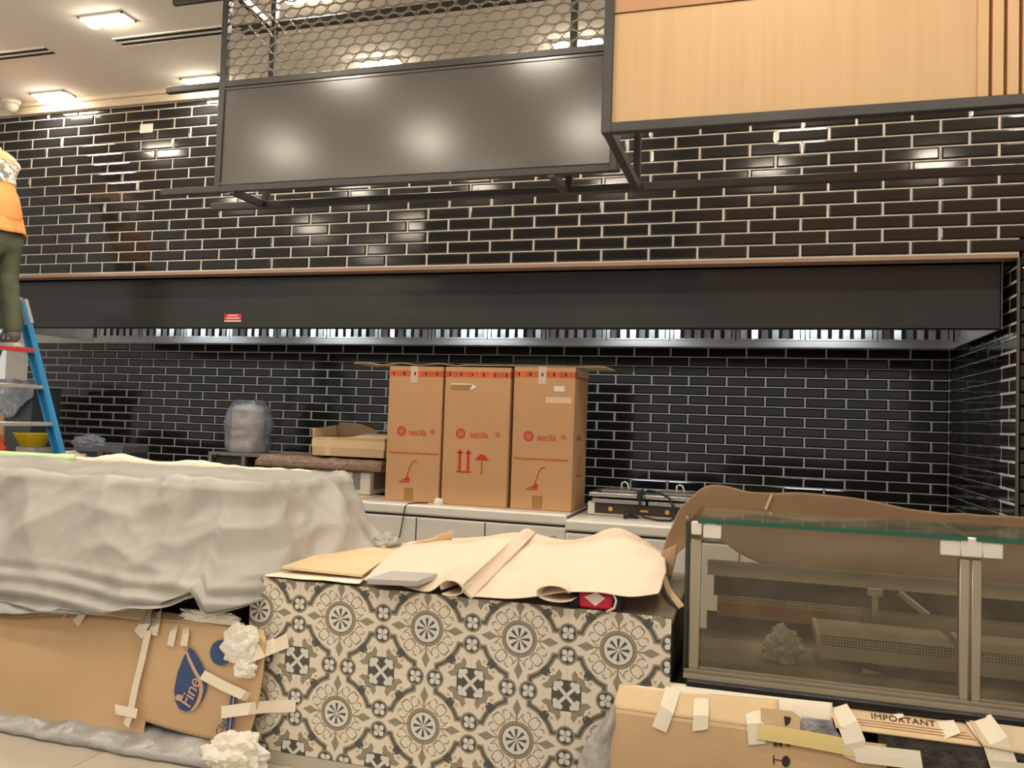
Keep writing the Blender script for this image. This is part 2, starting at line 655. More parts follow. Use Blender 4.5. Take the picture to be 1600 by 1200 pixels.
def tile_mesh(w, h, d=TD, bev=.009):
    """bevelled brick tile, face towards -Y, centred"""
    w, h = w / 2, h / 2
    b = min(bev, w * .4, h * .4)
    vs = [(-w, d, -h), (w, d, -h), (w, d, h), (-w, d, h), (-w, .0045, -h), (w, .0045, -h), (w, .0045, h), (-w, .0045, h),
          (-w + b, 0, -h + b), (w - b, 0, -h + b), (w - b, 0, h - b), (-w + b, 0, h - b)]
    fs = []
    for i in range(4):
        j = (i + 1) % 4
        fs += [(i, j, j + 4, i + 4), (i + 4, j + 4, j + 8, i + 8)]
    fs.append((8, 9, 10, 11))
    return vs, fs


_tm = {}


def tile_obj(w, h, parent, loc, rz=0., tilt=(0, 0), m='black_tile', name='tile'):
    k = (round(w, 4), round(h, 4), m)
    if k not in _tm:
        vs, fs = tile_mesh(w, h)
        me = MB().add(vs, fs).mesh(name)
        me.materials.append(MATS[m])
        _tm[k] = me
    o = bpy.data.objects.new(name, _tm[k])
    o.location = loc
    o.rotation_euler = (tilt[0], 0, rz + tilt[1])
    o.parent = parent
    COL.objects.link(o)
    return o


def lay(parent, cells, rz, place, limit=300):
    """cells: (along, z, w, h); the 300 that show largest are objects, the others one mesh"""
    scored = []
    for c in cells:
        p = place(c[0], c[1])
        x, y = pix(p)
        dep = (Vector(p) - CP).dot(CF)
        seen = -40 < x < 1640 and -30 < y < 1230 and not hidden(parent.name, x, y)
        scored.append((seen, 1 / dep, c, p))
    scored.sort(key=lambda q: (-q[0], -q[1]))
    random.seed(3)
    rest = MB()
    for n, (seen, _, c, p) in enumerate(scored):
        ti = (random.gauss(0, .004), random.gauss(0, .003))
        if n < limit:
            tile_obj(c[2], c[3], parent, p, rz, ti)
        else:
            vs, fs = tile_mesh(c[2], c[3])
            R = Matrix.Rotation(rz, 4, 'Z')
            rest.add([(R @ Vector(v)) + Vector(p) for v in vs], fs)
    if rest.v:
        o = rest.build('small_tiles', 'black_tile', parent)
        o['kind'] = 'stuff'


def hidden(wall, x, y):
    """roughly where something stands before the wall, to choose which tiles are built singly"""
    if wall == 'wall_back':
        if 355 < x < 930 and y < 262 - (x - 355) * .035:
            return True
        if x > 950 and y < 190 - (x - 950) * .075:
            return True
        return y > 415
    if wall == 'wall_niche':
        if y < 530 or (612 < x < 915 and 575 < y < 780):
            return True
        return y > 700 + max(0, x - 200) * .075 + 15
    return False


def course(x0, x1, phase, joint0):
    """tiles of one course between x0 and x1; joints at joint0 + k*TW (+ half when phase)"""
    out = []
    j = joint0 + (TW / 2 if phase else 0)
    k = math.floor((x0 - j) / TW)
    while True:
        a, b = j + k * TW, j + (k + 1) * TW
        k += 1
        lo, hi = max(a, x0), min(b, x1)
        if lo >= x1:
            break
        if hi - lo > .03:
            out.append(((lo + hi) / 2, hi - lo - JV))
    return out


cells = []
r = 0
while ZU0 + r * TH < CEIL - .09:
    z0 = ZU0 + r * TH
    h = min(TH, CEIL - .085 - z0)
    for c, w in course(-6.6, XR - .05, r % 2, -5.6375):
        cells.append((c, z0 + h / 2, w, h - JH))
    r += 1
for r in range(1, 28):                       # the pillar right of the niche
    for c, w in course(XC + .012, XR - .05, r % 2, -5.6375):
        cells.append((c, ZU0 - r * TH + TH / 2, w, TH - JH))
lay(wu, cells, 0, lambda a, z: (a, YU, z))
cells = []
for r in range(-1, 18):
    z0 = ZL0 - (r + 1) * TH
    for c, w in course(-7.6, XC + .004, r % 2, -6.7388):
        cells.append((c, z0 + TH / 2, w, TH - JH))
lay(wl, cells, 0, lambda a, z: (a, YL, z))
cells = []
for r in range(-6, 18):
    z0 = ZL0 - (r + 1) * TH
    for c, w in course(YU + .006, YL + .004, r % 2, YU + .006):
        cells.append((c, z0 + TH / 2, w + JV - .008, TH - .0045))
lay(wr, cells, -pi / 2, lambda a, z: (XC, a, z))

# ---------------------------------------------------------------- ceiling fittings
MATS['lamp_glow'].node_tree.nodes['Principled BSDF'].inputs['Emission Color'].default_value = (1, .88, .70, 1)


def downlight(x, y, label):
    t = thing('ceiling_downlight', (x, y, CEIL), label, 'light', 'three-spot downlights in rows on the ceiling')
    f = MB()
    w, d = .17, .065
    f.box(x - w, x + w, y - d, y - d + .012, CEIL - .012, CEIL).box(x - w, x + w, y + d - .012, y + d, CEIL - .012, CEIL)
    f.box(x - w, x - w + .012, y - d, y + d, CEIL - .012, CEIL).box(x + w - .012, x + w, y - d, y + d, CEIL - .012, CEIL)
    f.build('frame', 'downlight_trim', t)
    for k in (-1, 0, 1):
        MB().lathe((x + k * .104, y, CEIL - .05), [(.015, 0), (.034, .008), (.045, .024), (.048, .05)], 16).build('spot_lens', 'lamp_glow', t, smooth=True)
    l = bpy.data.lights.new('downlight_beam', 'AREA')
    l.shape = 'RECTANGLE'
    l.size, l.size_y = .3, .09
    l.energy = LAMP_W
    l.color = LAMP_COL
    l.spread = radians(170)
    lo = bpy.data.objects.new('downlight_beam', l)
    lo.location = (x, y, CEIL - .055)
    lo.parent = t
    lo.matrix_parent_inverse = Matrix.Translation((-x, -y, -CEIL))
    COL.objects.link(lo)


LN = {(2, 1): 'ceiling light glimpsed through the star mesh at the top edge',
      (0, 0): 'ceiling light against the tiled wall above the person on the ladder',
      (1, 0): 'ceiling light against the tiled wall just left of the hanging black frame',
      (2, 0): 'ceiling light by the tiled wall showing above the middle of the black panel',
      (3, 0): 'ceiling light by the tiled wall showing beside the wood-faced box',
      (1, 1): 'lone bright ceiling light between the two air slots at upper left'}
for i, x in enumerate(LAMP_X):
    for j, y in enumerate(LAMP_Y):
        downlight(x - (.23 if j > 1 else 0), y, LN.get((i, j), 'three-spot ceiling light outside the picture, over the hall'))


def air_slot(x0, x1, y, label):
    t = thing('air_slot', ((x0 + x1) / 2, y, CEIL), label, 'air vent', 'linear air slots in the ceiling')
    MB().box(x0, x1, y - .06, y - .048, CEIL - .008, CEIL).box(x0, x1, y + .048, y + .06, CEIL - .008, CEIL).box(x0, x1, y - .008, y + .008, CEIL - .008, CEIL).build('frame', 'downlight_trim', t)
    for s in (-1, 1):
        box(x0, x1, y + s * .028 - .02, y + s * .028 + .02, CEIL - .003, CEIL - .001).build('slot', 'dark_gap', t)


air_slot(-6.4, -4.79, 4.5, 'twin-slot ceiling air vent at the far left edge')
air_slot(-4.21, -2.95, 4.5, 'twin-slot ceiling air vent running behind the hanging frame')
t = thing('security_camera', (-5.9, 5.2, CEIL - .02), 'small white dome camera on the ceiling at the top left corner', 'camera')
MB().lathe((-5.9, 5.2, CEIL - .03), [(.07, .03), (.07, .0), (.045, -.006)], 20).build('base', 'camera_white', t, smooth=True)
MB().lathe((-5.9, 5.2, CEIL - .10), [(.012, 0), (.035, .012), (.05, .035), (.052, .07)], 20).build('dome', 'camera_white', t, smooth=True)
tag(box(-4.72, -4.6, YU - .004, YU - .001, 3.69, 3.76).build('paper_note', 'white_plastic'), 'small white paper note stuck on the black tiles at upper left', 'note')

# ---------------------------------------------------------------- extractor hood
HY, HZ, HZT = 5.45, 2.165, 2.56
HX0, HX1, HB = -6.3, 1.345, 6.66
hood = thing('extractor_hood', (-2.5, HY, HZ), 'long black and steel extractor hood set under the tiled bulkhead', 'extractor hood')
MB().box(HX0, HX1, HY, HY + .012, HZ, HZT).box(HX0, HX1, HY, HY + .04, HZ - .002, HZ + .006).build('front_panel', 'hood_black', hood)
box(HX1 - .006, HX1 + .006, HY, HB + .02, HZ, HZT).build('end_panel', 'steel_dull', hood)
box(HX0 - .006, HX0 + .006, HY, HB + .02, HZ, HZT).build('end_panel', 'steel_dull', hood)
box(HX0, HX1, HY, HB + .05, HZT - .01, HZT).build('top_panel', 'steel_dull', hood)
MB().box(HX0, HX1, HB - .02, HB + .03, HZ - .005, HZ + .045).build('grease_gutter', 'steel', hood)
box(HX0, HX1, HB + .03, HB + .04, HZ, HZT).build('back_panel', 'steel_dull', hood)
sl = MB().box(-.024, .024, -.012, .004, 0, .26)
slm = sl.mesh('baffle_slat')
slm.materials.append(MATS['steel'])
fw = .507
nf = int((HX1 - HX0 - .02) / fw)
for i in range(nf):
    x0 = HX1 - .012 - (i + 1) * fw
    f = MB()
    f.box(x0 + .004, x0 + .03, HB - .03, HB - .005, HZ + .045, HZ + .33).box(x0 + fw - .03, x0 + fw - .004, HB - .03, HB - .005, HZ + .045, HZ + .33)
    f.box(x0 + .03, x0 + fw - .03, HB - .03, HB - .005, HZ + .045, HZ + .06).box(x0 + .03, x0 + fw - .03, HB - .03, HB - .005, HZ + .31, HZ + .33)
    fo = f.build('grease_filter', 'steel', hood)
    box(x0 + .03, x0 + fw - .03, HB - .008, HB - .004, HZ + .06, HZ + .31).build('filter_back', 'dark_gap', fo)
    for k in range(6):
        o = bpy.data.objects.new('baffle_slat', slm)
        o.location = (x0 + .062 + k * .0766, HB - .018, HZ + .055)
        o.rotation_euler = (0, 0, random.Random(i * 7 + k).uniform(-.25, .25))
        o.parent = fo
        COL.objects.link(o)
for i in range(5):
    x = -5.5 + i * 1.5
    MB().tube([(x - .28, 5.85, HZT - .06), (x + .28, 5.85, HZT - .06)], .018, 10).build('hood_lamp', 'hood_lamp_glow', hood, smooth=True)
    l = bpy.data.lights.new('hood_lamp_beam', 'AREA')
    l.shape = 'RECTANGLE'
    l.size, l.size_y, l.energy, l.color = .56, .06, HOOD_W, (.82, .91, 1.0)
    lo = bpy.data.objects.new('hood_lamp_beam', l)
    lo.location = (x, 5.85, HZT - .085)
    lo.rotation_euler = (radians(48), 0, 0)
    lo.parent = hood
    lo.matrix_parent_inverse = Matrix.Translation(-hood.location)
    COL.objects.link(lo)
MB().box(-3.956, -3.805, HY - .004, HY, 2.213, 2.274).build('warning_sticker', 'red_sticker', hood)
MB().box(-3.955, -3.806, HY - .0055, HY - .004, 2.214, 2.223).box(-3.925, -3.836, HY - .0055, HY - .004, 2.258, 2.266).box(-3.94, -3.82, HY - .0055, HY - .004, 2.238, 2.245).build('sticker_print', 'tape_cream', hood)

# ---------------------------------------------------------------- hanging black frame with star mesh
FB, FR = 3.85, 4.15            # front and rear plane of the frame
ZB, ZM, ZT = 2.735, 3.335, 3.845
fr = thing('hanging_canopy', (-1.8, FB, ZB), 'black steel frame hung from the ceiling with a dark panel below a star mesh', 'canopy')
XA, XB_ = -2.885, -.66
box(XA + .02, XB_, FB + .004, FB + .016, ZB + .02, ZM - .02).build('dark_panel', 'black_panel', fr)
for z, x0 in ((ZB + .015, XA - .37), (ZM, XA - .37), (ZT, XA - .36)):
    MB().box(x0, XB_, FB - (.004 if z < ZT else 0), FB + .03, z - .018, z + .018).build('front_rail', 'black_metal', fr, bevel=.003, seg=1)
MB().box(XA + .02, XB_, FB - .002, FB + .004, ZB + .037, ZB + .05).build('panel_bead', 'black_panel', fr)
MB().box(XA + .02, XB_, FB - .002, FB + .004, ZM - .034, ZM - .022).build('panel_bead', 'black_panel', fr)
for x in (XA, XB_ - .03):
    box(x - .018, x + .022, FB - .006, FB + .034, ZB, CEIL).build('front_post', 'black_metal', fr, bevel=.003, seg=1)
for x in (-2.77, -.97):
    box(x - .018, x + .018, FR - .018, FR + .018, ZB, CEIL).build('rear_post', 'black_metal', fr, bevel=.003, seg=1)
box(XA - .25, 2.2, FR - .02, FR + .02, ZB - .02, ZB + .02).build('rear_rail', 'black_metal', fr, bevel=.003, seg=1)
box(XA - .1, XB_, FR - .02, FR + .02, 3.79 - .022, 3.79 + .022).build('rear_rail', 'black_metal', fr, bevel=.003, seg=1)
for x in (-2.79, -.99):
    MB().bar((x, FB, ZB), (x, FR, ZB), .034, .034).build('cross_bar', 'black_metal', fr)
    MB().bar((x, FB, 3.81), (x, FR, 3.79), .034, .034).build('cross_bar', 'black_metal', fr)
# star mesh: wavy strands with little crosses between them
ms = MB()
px_, pz_ = .0865, .047
nx, nz = int((XB_ - .04 - XA) / (px_ / 2)), int((ZT - ZM) / pz_)
for i in range(nz + 1):
    z = ZM + .012 + i * pz_
    for k in range(nx):
        x0, x1 = XA + .02 + k * px_ / 2, XA + .02 + (k + 1) * px_ / 2
        s = 1 if (k + i) % 2 else -1
        if z < ZT - .012:
            ms.bar((x0, FB + .014, z + s * .0055), (x1, FB + .014, z - s * .0055), .0075, .0075, (0, 1, 0))
        if s > 0 and z + pz_ < ZT:                # narrow gap: a cross
            for e in (-1, 1):
                ms.bar((x0 - e * .02, FB + .014, z + .001), (x0 + e * .02, FB + .014, z + pz_ - .001), .0038, .0045, (0, 1, 0))
o = ms.build('star_mesh', 'screen_steel', fr, fix=False)

# ---------------------------------------------------------------- wood-faced sign box
wb = thing('wood_sign_box', (.8, 3.25, 2.71), 'light wood faced box with a black steel edge hung at upper right', 'sign box')
WX0, WX1, WY, WZ0 = -.628, 2.3, 3.25, 2.708
SLX = .72
box(WX0 + .03, SLX, WY + .008, WY + .03, WZ0 + .03, 3.192).build('wood_panel', 'wood_panel', wb)
box(WX0 + .03, SLX, WY + .002, WY + .03, 3.195, 3.7).build('upper_wood_panel', 'wood_brown', wb)  # upper board, a darker brown than the panel below it
x = SLX + .005
box(SLX, WX1, WY + .03, WY + .045, WZ0 + .03, 3.7).build('backing_board', 'wood_brown', wb)
bt = box(-.0175, .0175, 0, .03, WZ0 + .03, 3.7).mesh('wood_batten')
bt.materials.append(MATS['wood_slat'])
x = SLX + .018
while x < WX1 - .05:
    o = bpy.data.objects.new('wood_batten', bt)
    o.location = (x, WY + .002, 0)
    o.parent = wb
    o.matrix_parent_inverse = Matrix.Translation(-wb.location)
    COL.objects.link(o)
    x += .0475
box(WX0, WX1, WY - .006, WY + .034, WZ0 - .004, WZ0 + .036).build('bottom_rail', 'black_metal', wb, bevel=.003, seg=1)
box(WX0 - .006, WX0 + .034, WY - .008, WY + .034, WZ0 - .006, CEIL).build('corner_post', 'black_metal', wb, bevel=.003, seg=1)
box(-.632, -.598, FR - .05, FR - .016, WZ0 + .02, CEIL).build('rear_post', 'black_metal', wb, bevel=.003, seg=1)
MB().bar((-.612, WY + .03, WZ0 + .014), (-.612, FR - .02, WZ0 + .014), .036, .036).build('side_rail', 'black_metal', wb)
MB().bar((-.612, WY + .03, 3.72), (-.612, FR - .03, 3.72), .036, .036).build('side_rail', 'black_metal', wb)
box(WX1 - .03, WX1, WY, WY + .04, WZ0, CEIL).build('corner_post', 'black_metal', wb)

# ---------------------------------------------------------------- chest freezers with the tall cartons
def freezer(x0, x1, y0, y1, zt, label, seams):
    t = thing('chest_freezer', ((x0 + x1) / 2, (y0 + y1) / 2, 0), label, 'freezer')
    box(x0, x1, y0, y1, .05, zt - .085).build('body', 'white_enamel', t, bevel=.012)
    box(x0 + .06, x1 - .06, y0 + .06, y1 - .06, 0, .05).build('foot_frame', 'dark_gap', t)
    box(x0 + .01, x1 - .01, y0 + .012, y1 - .01, zt - .086, zt - .072).build('gasket', 'dark_gap', t)
    box(x0 - .004, x1 + .004, y0 - .008, y1, zt - .072, zt).build('lid', 'white_enamel', t, bevel=.014, seg=3)
    box(x1 + .003, x1 + .012, y0 + .02, y1 - .02, zt - .06, zt - .01).build('lid_end_cap', 'grey_gasket', t)
    for s in seams:
        box(s - .004, s + .004, y0 - .0015, y0 + .002, .08, zt - .09).build('panel_joint', 'dark_gap', t)
    return t


f1 = freezer(-2.78, -1.225, 5.45, 6.15, .915, 'white chest freezer under the three tall cartons', (-2.30, -1.79))
MB().add([(-1.305 + .026 * cos(a * pi / 8), 5.446, .745 + .026 * sin(a * pi / 8)) for a in range(16)] +
         [(-1.305 + .026 * cos(a * pi / 8), 5.451, .745 + .026 * sin(a * pi / 8)) for a in range(16)],
         [tuple(range(16))] + [(k, k + 16, (k + 1) % 16 + 16, (k + 1) % 16) for k in range(16)]).build('lock_plate', 'grey_gasket', f1)
lk = MB().lathe((0, 0, 0), [(.018, 0), (.02, .004)], 16).build('lock', 'white_plastic', f1)
lk.data.transform(Matrix.Translation((-1.305, 5.446, .745)) @ Matrix.Rotation(pi / 2, 4, 'X'))
f2 = freezer(-1.195, .25, 5.32, 6.05, .9, 'white chest freezer under the twin contact grill', (-.1,))


def carton(x0, x1, y0, y1, z0, z1, label, kind):
    t = thing('tall_carton', ((x0 + x1) / 2, (y0 + y1) / 2, z0), label, 'carton', 'tall cartons on the freezer')
    box(x0, x1, y0, y1, z0, z1 - .001).build('box_body', 'cardboard_new', t, bevel=.004, seg=1)
    w = x1 - x0
    e = .0012
    ty = z1 - .075
    # printed tape round the top
    tp = MB().box(x0 - e, x1 + e, y0 - e, y0, ty, ty + .042).box(x1, x1 + e, y0 - e, y1, ty, ty + .042).build('printed_tape', 'tape_orange', t)
    k = x0 + .03
    while k < x1 - .02:
        box(k, k + .012, y0 - e * 1.6, y0 - e, ty + .008, ty + .034).build('tape_mark', 'ink_dark', tp)
        k += .085
    R, U, yy = (1, 0, 0), (0, 0, 1), y0 - .0008
    lz = z0 + .51
    # emblem and maker's lettering
    em = MB()
    cx = x0 + w * .27
    for a0, a1, r0, r1 in ((0, 1, .024, .036), (0, 1, .010, .018)):
        n = 24
        em.add([(cx + r_ * cos(2 * pi * i / n), yy, lz + r_ * sin(2 * pi * i / n)) for r_ in (r0, r1) for i in range(n)],
               [(i, (i + 1) % n, (i + 1) % n + n, i + n) for i in range(n)])
    em.build('emblem', 'ink_red', t)
    lettering('maker_lettering', 'secila' if kind != 'middle' else 'secila', 'ink_red', t, (x0 + w * .41, yy, lz - .026), R, U, .068, space=.95)
    lettering('maker_lettering', '®', 'ink_red', t, (x0 + w * .80, yy, lz - .016), R, U, .05)
    if kind == 'middle':
        pr = MB()
        for ax in (.27, .40):
            c = x0 + w * ax
            pr.box(c - .010, c + .010, yy - .0004, yy, z0 + .245, z0 + .375)
            pr.prism([(c - .024, yy - .0004, z0 + .37), (c + .024, yy - .0004, z0 + .37), (c, yy - .0004, z0 + .40)], (0, .0004, 0))
        pr.box(x0 + w * .22, x0 + w * .45, yy - .0004, yy, z0 + .232, z0 + .243)
        pr.build('this_way_up_arrows', 'ink_red', t)
        um = MB()
        c, zc = x0 + w * .61, z0 + .325
        um.add([(c - .055 + .11 * i / 12, yy, zc + .044 * sin(pi * i / 12)) for i in range(13)], [tuple(range(13))])
        um.box(c - .004, c + .004, yy - .0004, yy, zc - .09, zc)
        um.box(c - .012, c + .004, yy - .0004, yy, zc - .096, zc - .088)
        um.build('keep_dry_umbrella', 'ink_red', t)
        MB().prism([(x0 + .045, y0 - .002, z1 - .165), (x0 + .21, y0 - .002, z1 - .17), (x0 + .215, y0 - .002, z1 - .128), (x0 + .05, y0 - .002, z1 - .125)], (0, .001, 0)).build('torn_label', 'tape_brown', t)
        MB().prism([(x0 + .19, y0 - .004, z1 - .17), (x0 + .245, y0 - .004, z1 - .145), (x0 + .21, y0 - .004, z1 - .122)], (0, .002, 0)).box(x0 + .045, x0 + .2, y0 - .003, y0 - .001, z1 - .128, z1 - .12).build('torn_paper', 'pale_wrap', t)
    else:
        lettering('product_line', 'Monospazzola con vasca professional', 'ink_red', t, (x0 + w * .05, yy, z0 + .345), R, U, .0285, space=.92)
        sk = MB()
        cx, cz = x0 + w * .36, z0 + .155
        sk.tube([(cx + .015, yy, cz + .02), (cx + .04, yy, cz + .1), (cx + .058, yy, cz + .135), (cx + .09, yy, cz + .145)], .0035, 6)
        sk.box(cx - .045, cx + .04, yy - .0005, yy, cz - .018, cz - .010)
        sk.prism([(cx - .035, yy - .0005, cz - .004), (cx + .04, yy - .0005, cz - .006), (cx + .04, yy - .0005, cz + .022), (cx + .015, yy - .0005, cz + .03), (cx + .0, yy - .0005, cz + .008)], (0, .0005, 0))
        sk.build('machine_drawing', 'ink_red', t)
        box(x0 + w * .40, x0 + w * .53, y0 - .0015, y0, z1 - .12, z1 + .001).build('clear_tape', 'tape_clear', t)
        box(x0 + w * .36, x0 + w * .53, y0 - .0012, y0, z0 + .01, z0 + .1).build('brown_tape', 'tape_brown', t)
    if kind == 'right':
        box(x0 + w * .66, x0 + w * .83, y0 - .0016, y0, z1 - .17, z1 - .132).build('white_label', 'white_plastic', t)
        box(x0 + w * .53, x0 + w * .95, y0 - .0014, y0, z1 - .252, z1 - .21).build('cream_tape', 'cardboard_pale', t)
        box(x1, x1 + .0014, y0 + .07, y1 - .01, z1 - .06, z1 - .004).build('side_film', 'tape_clear', t)
        lettering('side_lettering', 'secila', 'ink_red', t, (x1 + .001, y0 + .1, lz - .02), (0, 1, 0), U, .07)
        pr = MB()
        for dy in (.16, .24):
            pr.box(x1, x1 + .0008, y0 + dy - .008, y0 + dy + .008, z0 + .25, z0 + .38)
        pr.box(x1, x1 + .0008, y0 + .12, y0 + .28, z0 + .232, z0 + .243)
        pr.build('side_arrows', 'ink_red', t)
    return t


BY = 5.62
carton(-2.632, -2.205, BY, BY + .43, .916, 1.905, 'tall brown carton at the left end of the three on the freezer', 'left')
carton(-2.180, -1.688, BY - .02, BY + .43, .916, 1.905, 'tall brown carton with arrows and umbrella, middle of the three', 'middle')
carton(-1.668, -1.226, BY, BY + .45, .916, 1.915, 'tall brown carton with white label, right of the three', 'right')
cs = MB()
rows = []
for j, y in enumerate((BY + .02, BY + .42)):
    rows.append([(-2.94 + 1.92 * i / 30, y, 1.922 + .008 * sin(i * 1.3) * (i < 14) + .004 * noise.noise(Vector((i * .4, j, 0)))) for i in range(31)])
tag(cs.grid(rows).build('cardboard_strip', 'cardboard_pulp', solid=.006), 'thin flat cardboard sheet lying across the tops of the tall cartons', 'cardboard')
wad('crumpled_film', (-2.19, 5.58, .93), (.035, .03, .03), 'tissue', seed=2, sub=3)
tag(bpy.data.objects['crumpled_film'], 'small crumpled white film between the feet of the left and middle cartons', 'film')
cb = MB().tube([(-2.26, 5.56, .922), (-2.33, 5.52, .921), (-2.37, 5.46, .92), (-2.385, 5.436, .9), (-2.40, 5.432, .78), (-2.43, 5.43, .6), (-2.45, 5.42, .3), (-2.45, 5.4, .02)], .0045, 6)
tag(cb.build('power_cable', 'cable_black', smooth=True), 'thin black cable hanging down the freezer front', 'cable')

# ---------------------------------------------------------------- twin contact grill on the right freezer
g = thing('contact_grill', (-.77, 5.72, .9), 'twin-plate steel contact grill on the right freezer', 'grill')
gx0, gx1, gy = -1.125, -.33, 5.68
box(gx0 + .05, gx1, gy + .01, gy + .36, .915, .985).build('body', 'grill_dark', g, bevel=.004)
MB().box(gx0 + .05, gx1, gy - .01, gy + .36, .903, .918).build('base_tray', 'aluminium', g)
box(gx0, gx0 + .05, gy, gy + .36, .905, .992).build('end_cheek', 'white_enamel', g, bevel=.004)
for k in range(2):
    a = gx0 + .03 + k * .385
    box(a, a + .37, gy - .012, gy + .34, .988, 1.018).build('lower_plate', 'steel', g, bevel=.006)
    lp = box(a - .02, a + .365, gy - .03, gy + .33, 1.032, 1.062).build('upper_plate', 'steel', g, bevel=.008)
    box(a + .05, a + .3, gy + .05, gy + .25, 1.062, 1.075).build('plate_cover', 'steel_dull', lp, bevel=.004)
    MB().tube([(a + .17, gy + .2, 1.07), (a + .17, gy + .21, 1.115), (a + .19, gy + .215, 1.125), (a + .21, gy + .21, 1.115), (a + .225, gy + .2, 1.07)], .007, 8).build('lift_handle', 'white_enamel', lp, smooth=True)
    dl = MB().lathe((0, 0, 0), [(.014, 0), (.016, .014)], 12).build('dial', 'knob_yellow', g)
    dl.data.transform(Matrix.Translation((a + .13, gy + .01, .95)) @ Matrix.Rotation(pi / 2, 4, 'X'))
box(gx0 + .36, gx0 + .415, gy + .006, gy + .011, .94, .955).build('badge', 'knob_yellow', g)
MB().tube([(gx0 + .36, gy + .1, 1.085), (gx0 + .375, gy + .0, 1.08), (gx0 + .36, gy - .045, 1.06), (gx0 + .365, gy - .05, 1.0), (gx0 + .36, gy - .05, .94), (gx0 + .4, gy - .07, .915), (gx0 + .5, gy - .12, .908), (gx0 + .58, gy - .1, .908), (gx0 + .6, gy - .05, .93), (gx0 + .59, gy - .035, .985), (gx0 + .56, gy - .045, 1.05), (gx0 + .48, gy, 1.083), (gx0 + .40, gy + .05, 1.083)], .008, 8).build('cord', 'cable_black', g, smooth=True)
MB().tube([(gx0 + .36, gy - .06, .91), (gx0 + .30, gy - .09, .92), (gx0 + .27, gy - .1, .925)], [.008, .014, .026], 10).build('plug', 'cable_black', g, smooth=True)
MB().box(gx0 + .345, gx0 + .385, gy - .055, gy + .01, 1.03, 1.085).build('cord_wrap', 'cable_black', g, bevel=.008)

# ---------------------------------------------------------------- back bench with equipment
bn = thing('work_bench', (-5.2, 6.2, 0), 'low steel work bench along the back wall behind the draped case', 'bench')
BZ = .90
box(-7.6, -2.84, 5.72, 6.75, BZ - .04, BZ).build('bench_top', 'steel_dull', bn, bevel=.004)
for x in (-7.5, -5.2, -2.95):
    for y in (5.8, 6.65):
        box(x - .02, x + .02, y - .02, y + .02, 0, BZ - .04).build('leg', 'steel_dull', bn)
box(-7.5, -2.9, 5.85, 6.65, .2, .22).build('under_shelf', 'steel_dull', bn)
tag(box(-3.0, -2.80, 5.6, 5.95, BZ + .001, BZ + .014).build('wood_board', 'cardboard_pulp'), 'short pale board under the white vented unit', 'board')

UY = 5.86
ux0, ux1, uz0, uz1 = -3.76, at(568, 745, Y=UY).x, BZ + .016, at(560, 737, Y=UY).z
u = thing('vented_unit', (-3.3, UY + .2, uz0), 'white vented appliance under the bubble-wrapped slab', 'appliance')
box(ux0, ux1 + .06, UY, UY + .5, uz0, uz1).build('casing', 'white_enamel', u, bevel=.01)
for k in range(13):
    z = uz0 + .04 + k * .0105
    box(ux1 - .095, ux1 - .025, UY - .001, UY + .003, z, z + .006).build('vent_slot', 'dark_gap', u)
    box(ux1 + .0575, ux1 + .0615, UY + .06, UY + .3, z, z + .006).build('side_slot', 'dark_gap', u)
MB().box(ux1 - .16, ux1 - .135, UY - .002, UY, uz0 + .02, uz1 - .01).box(ux1 - .22, ux1 - .14, UY - .002, UY, uz0 + .08, uz0 + .1).build('mint_tape', 'mint_tape', u)
box(ux1 - .24, ux1 - .165, UY - .0015, UY, uz0 + .05, uz1 - .03).build('control_window', 'dark_gap', u)
bx0, bx1 = at(402, 725, Y=UY).x, at(599, 730, Y=UY).x
bz0, bz1 = uz1 + .003, at(520, 713, Y=UY).z - .005
nn = []
for j in range(13):
    nn.append([Vector((bx0 + (bx1 - bx0) * i / 40, UY - .03 + .5 * j / 12, bz1 - .01 + .012 * noise.noise(Vector((i * .35, j * .6, 2))) - (.03 if j in (0, 12) else 0) - (.02 if i in (0, 40) else 0))) for i in range(41)])
bb = thing('bubble_wrapped_slab', (-3.3, UY + .2, bz0), 'brown slab in shiny bubble wrap under the small open carton', 'wrapped slab')
box(bx0 + .02, bx1 - .02, UY - .01, UY + .44, bz0, bz1 - .02).build('slab', 'cardboard_brown', bb, bevel=.01)
MB().grid(nn).build('bubble_wrap', 'bubble_brown', bb, smooth=True, solid=.004)
MB().grid([[(p.x, UY - .032 + .006 * noise.noise(Vector((p.x * 30, 1, k))), bz0 + .004 + (p.z - .0 - bz0) * k / 3) for p in nn[0]] for k in range(4)]).build('bubble_wrap', 'bubble_brown', bb, smooth=True, solid=.004)

# small open carton
cx0, cx1 = at(487, 700, Y=UY).x, at(601, 700, Y=UY).x
cz0, cz1 = bz1 + .004, at(540, 684, Y=UY).z
c = thing('open_carton', ((cx0 + cx1) / 2, UY + .2, cz0), 'small open brown carton with cream tape on the bubble-wrapped slab', 'carton')
cy0, cy1 = UY + .0, UY + .42
MB().box(cx0, cx1, cy0, cy0 + .005, cz0, cz1).box(cx0, cx1, cy1 - .005, cy1, cz0, cz1).box(cx0, cx0 + .005, cy0, cy1, cz0, cz1).box(cx1 - .005, cx1, cy0, cy1, cz0, cz1).box(cx0, cx1, cy0, cy1, cz0, cz0 + .005).build('box_body', 'cardboard', c)
sheet('flap', [[(cx0, cy1 - .01, cz1), (cx0 + .2, cy1, cz1), (cx0 + .35, cy1, cz1)], [(cx0, cy1 - .02, cz1 + .06), (cx0 + .2, cy1, cz1 + .07), (cx0 + .36, cy1, cz1 + .03)], [(cx0 + .03, cy1 - .03, cz1 + .115), (cx0 + .2, cy1, cz1 + .105), (cx0 + .38, cy1, cz1 + .05)]], 'cardboard_brown', c, 16, 8)
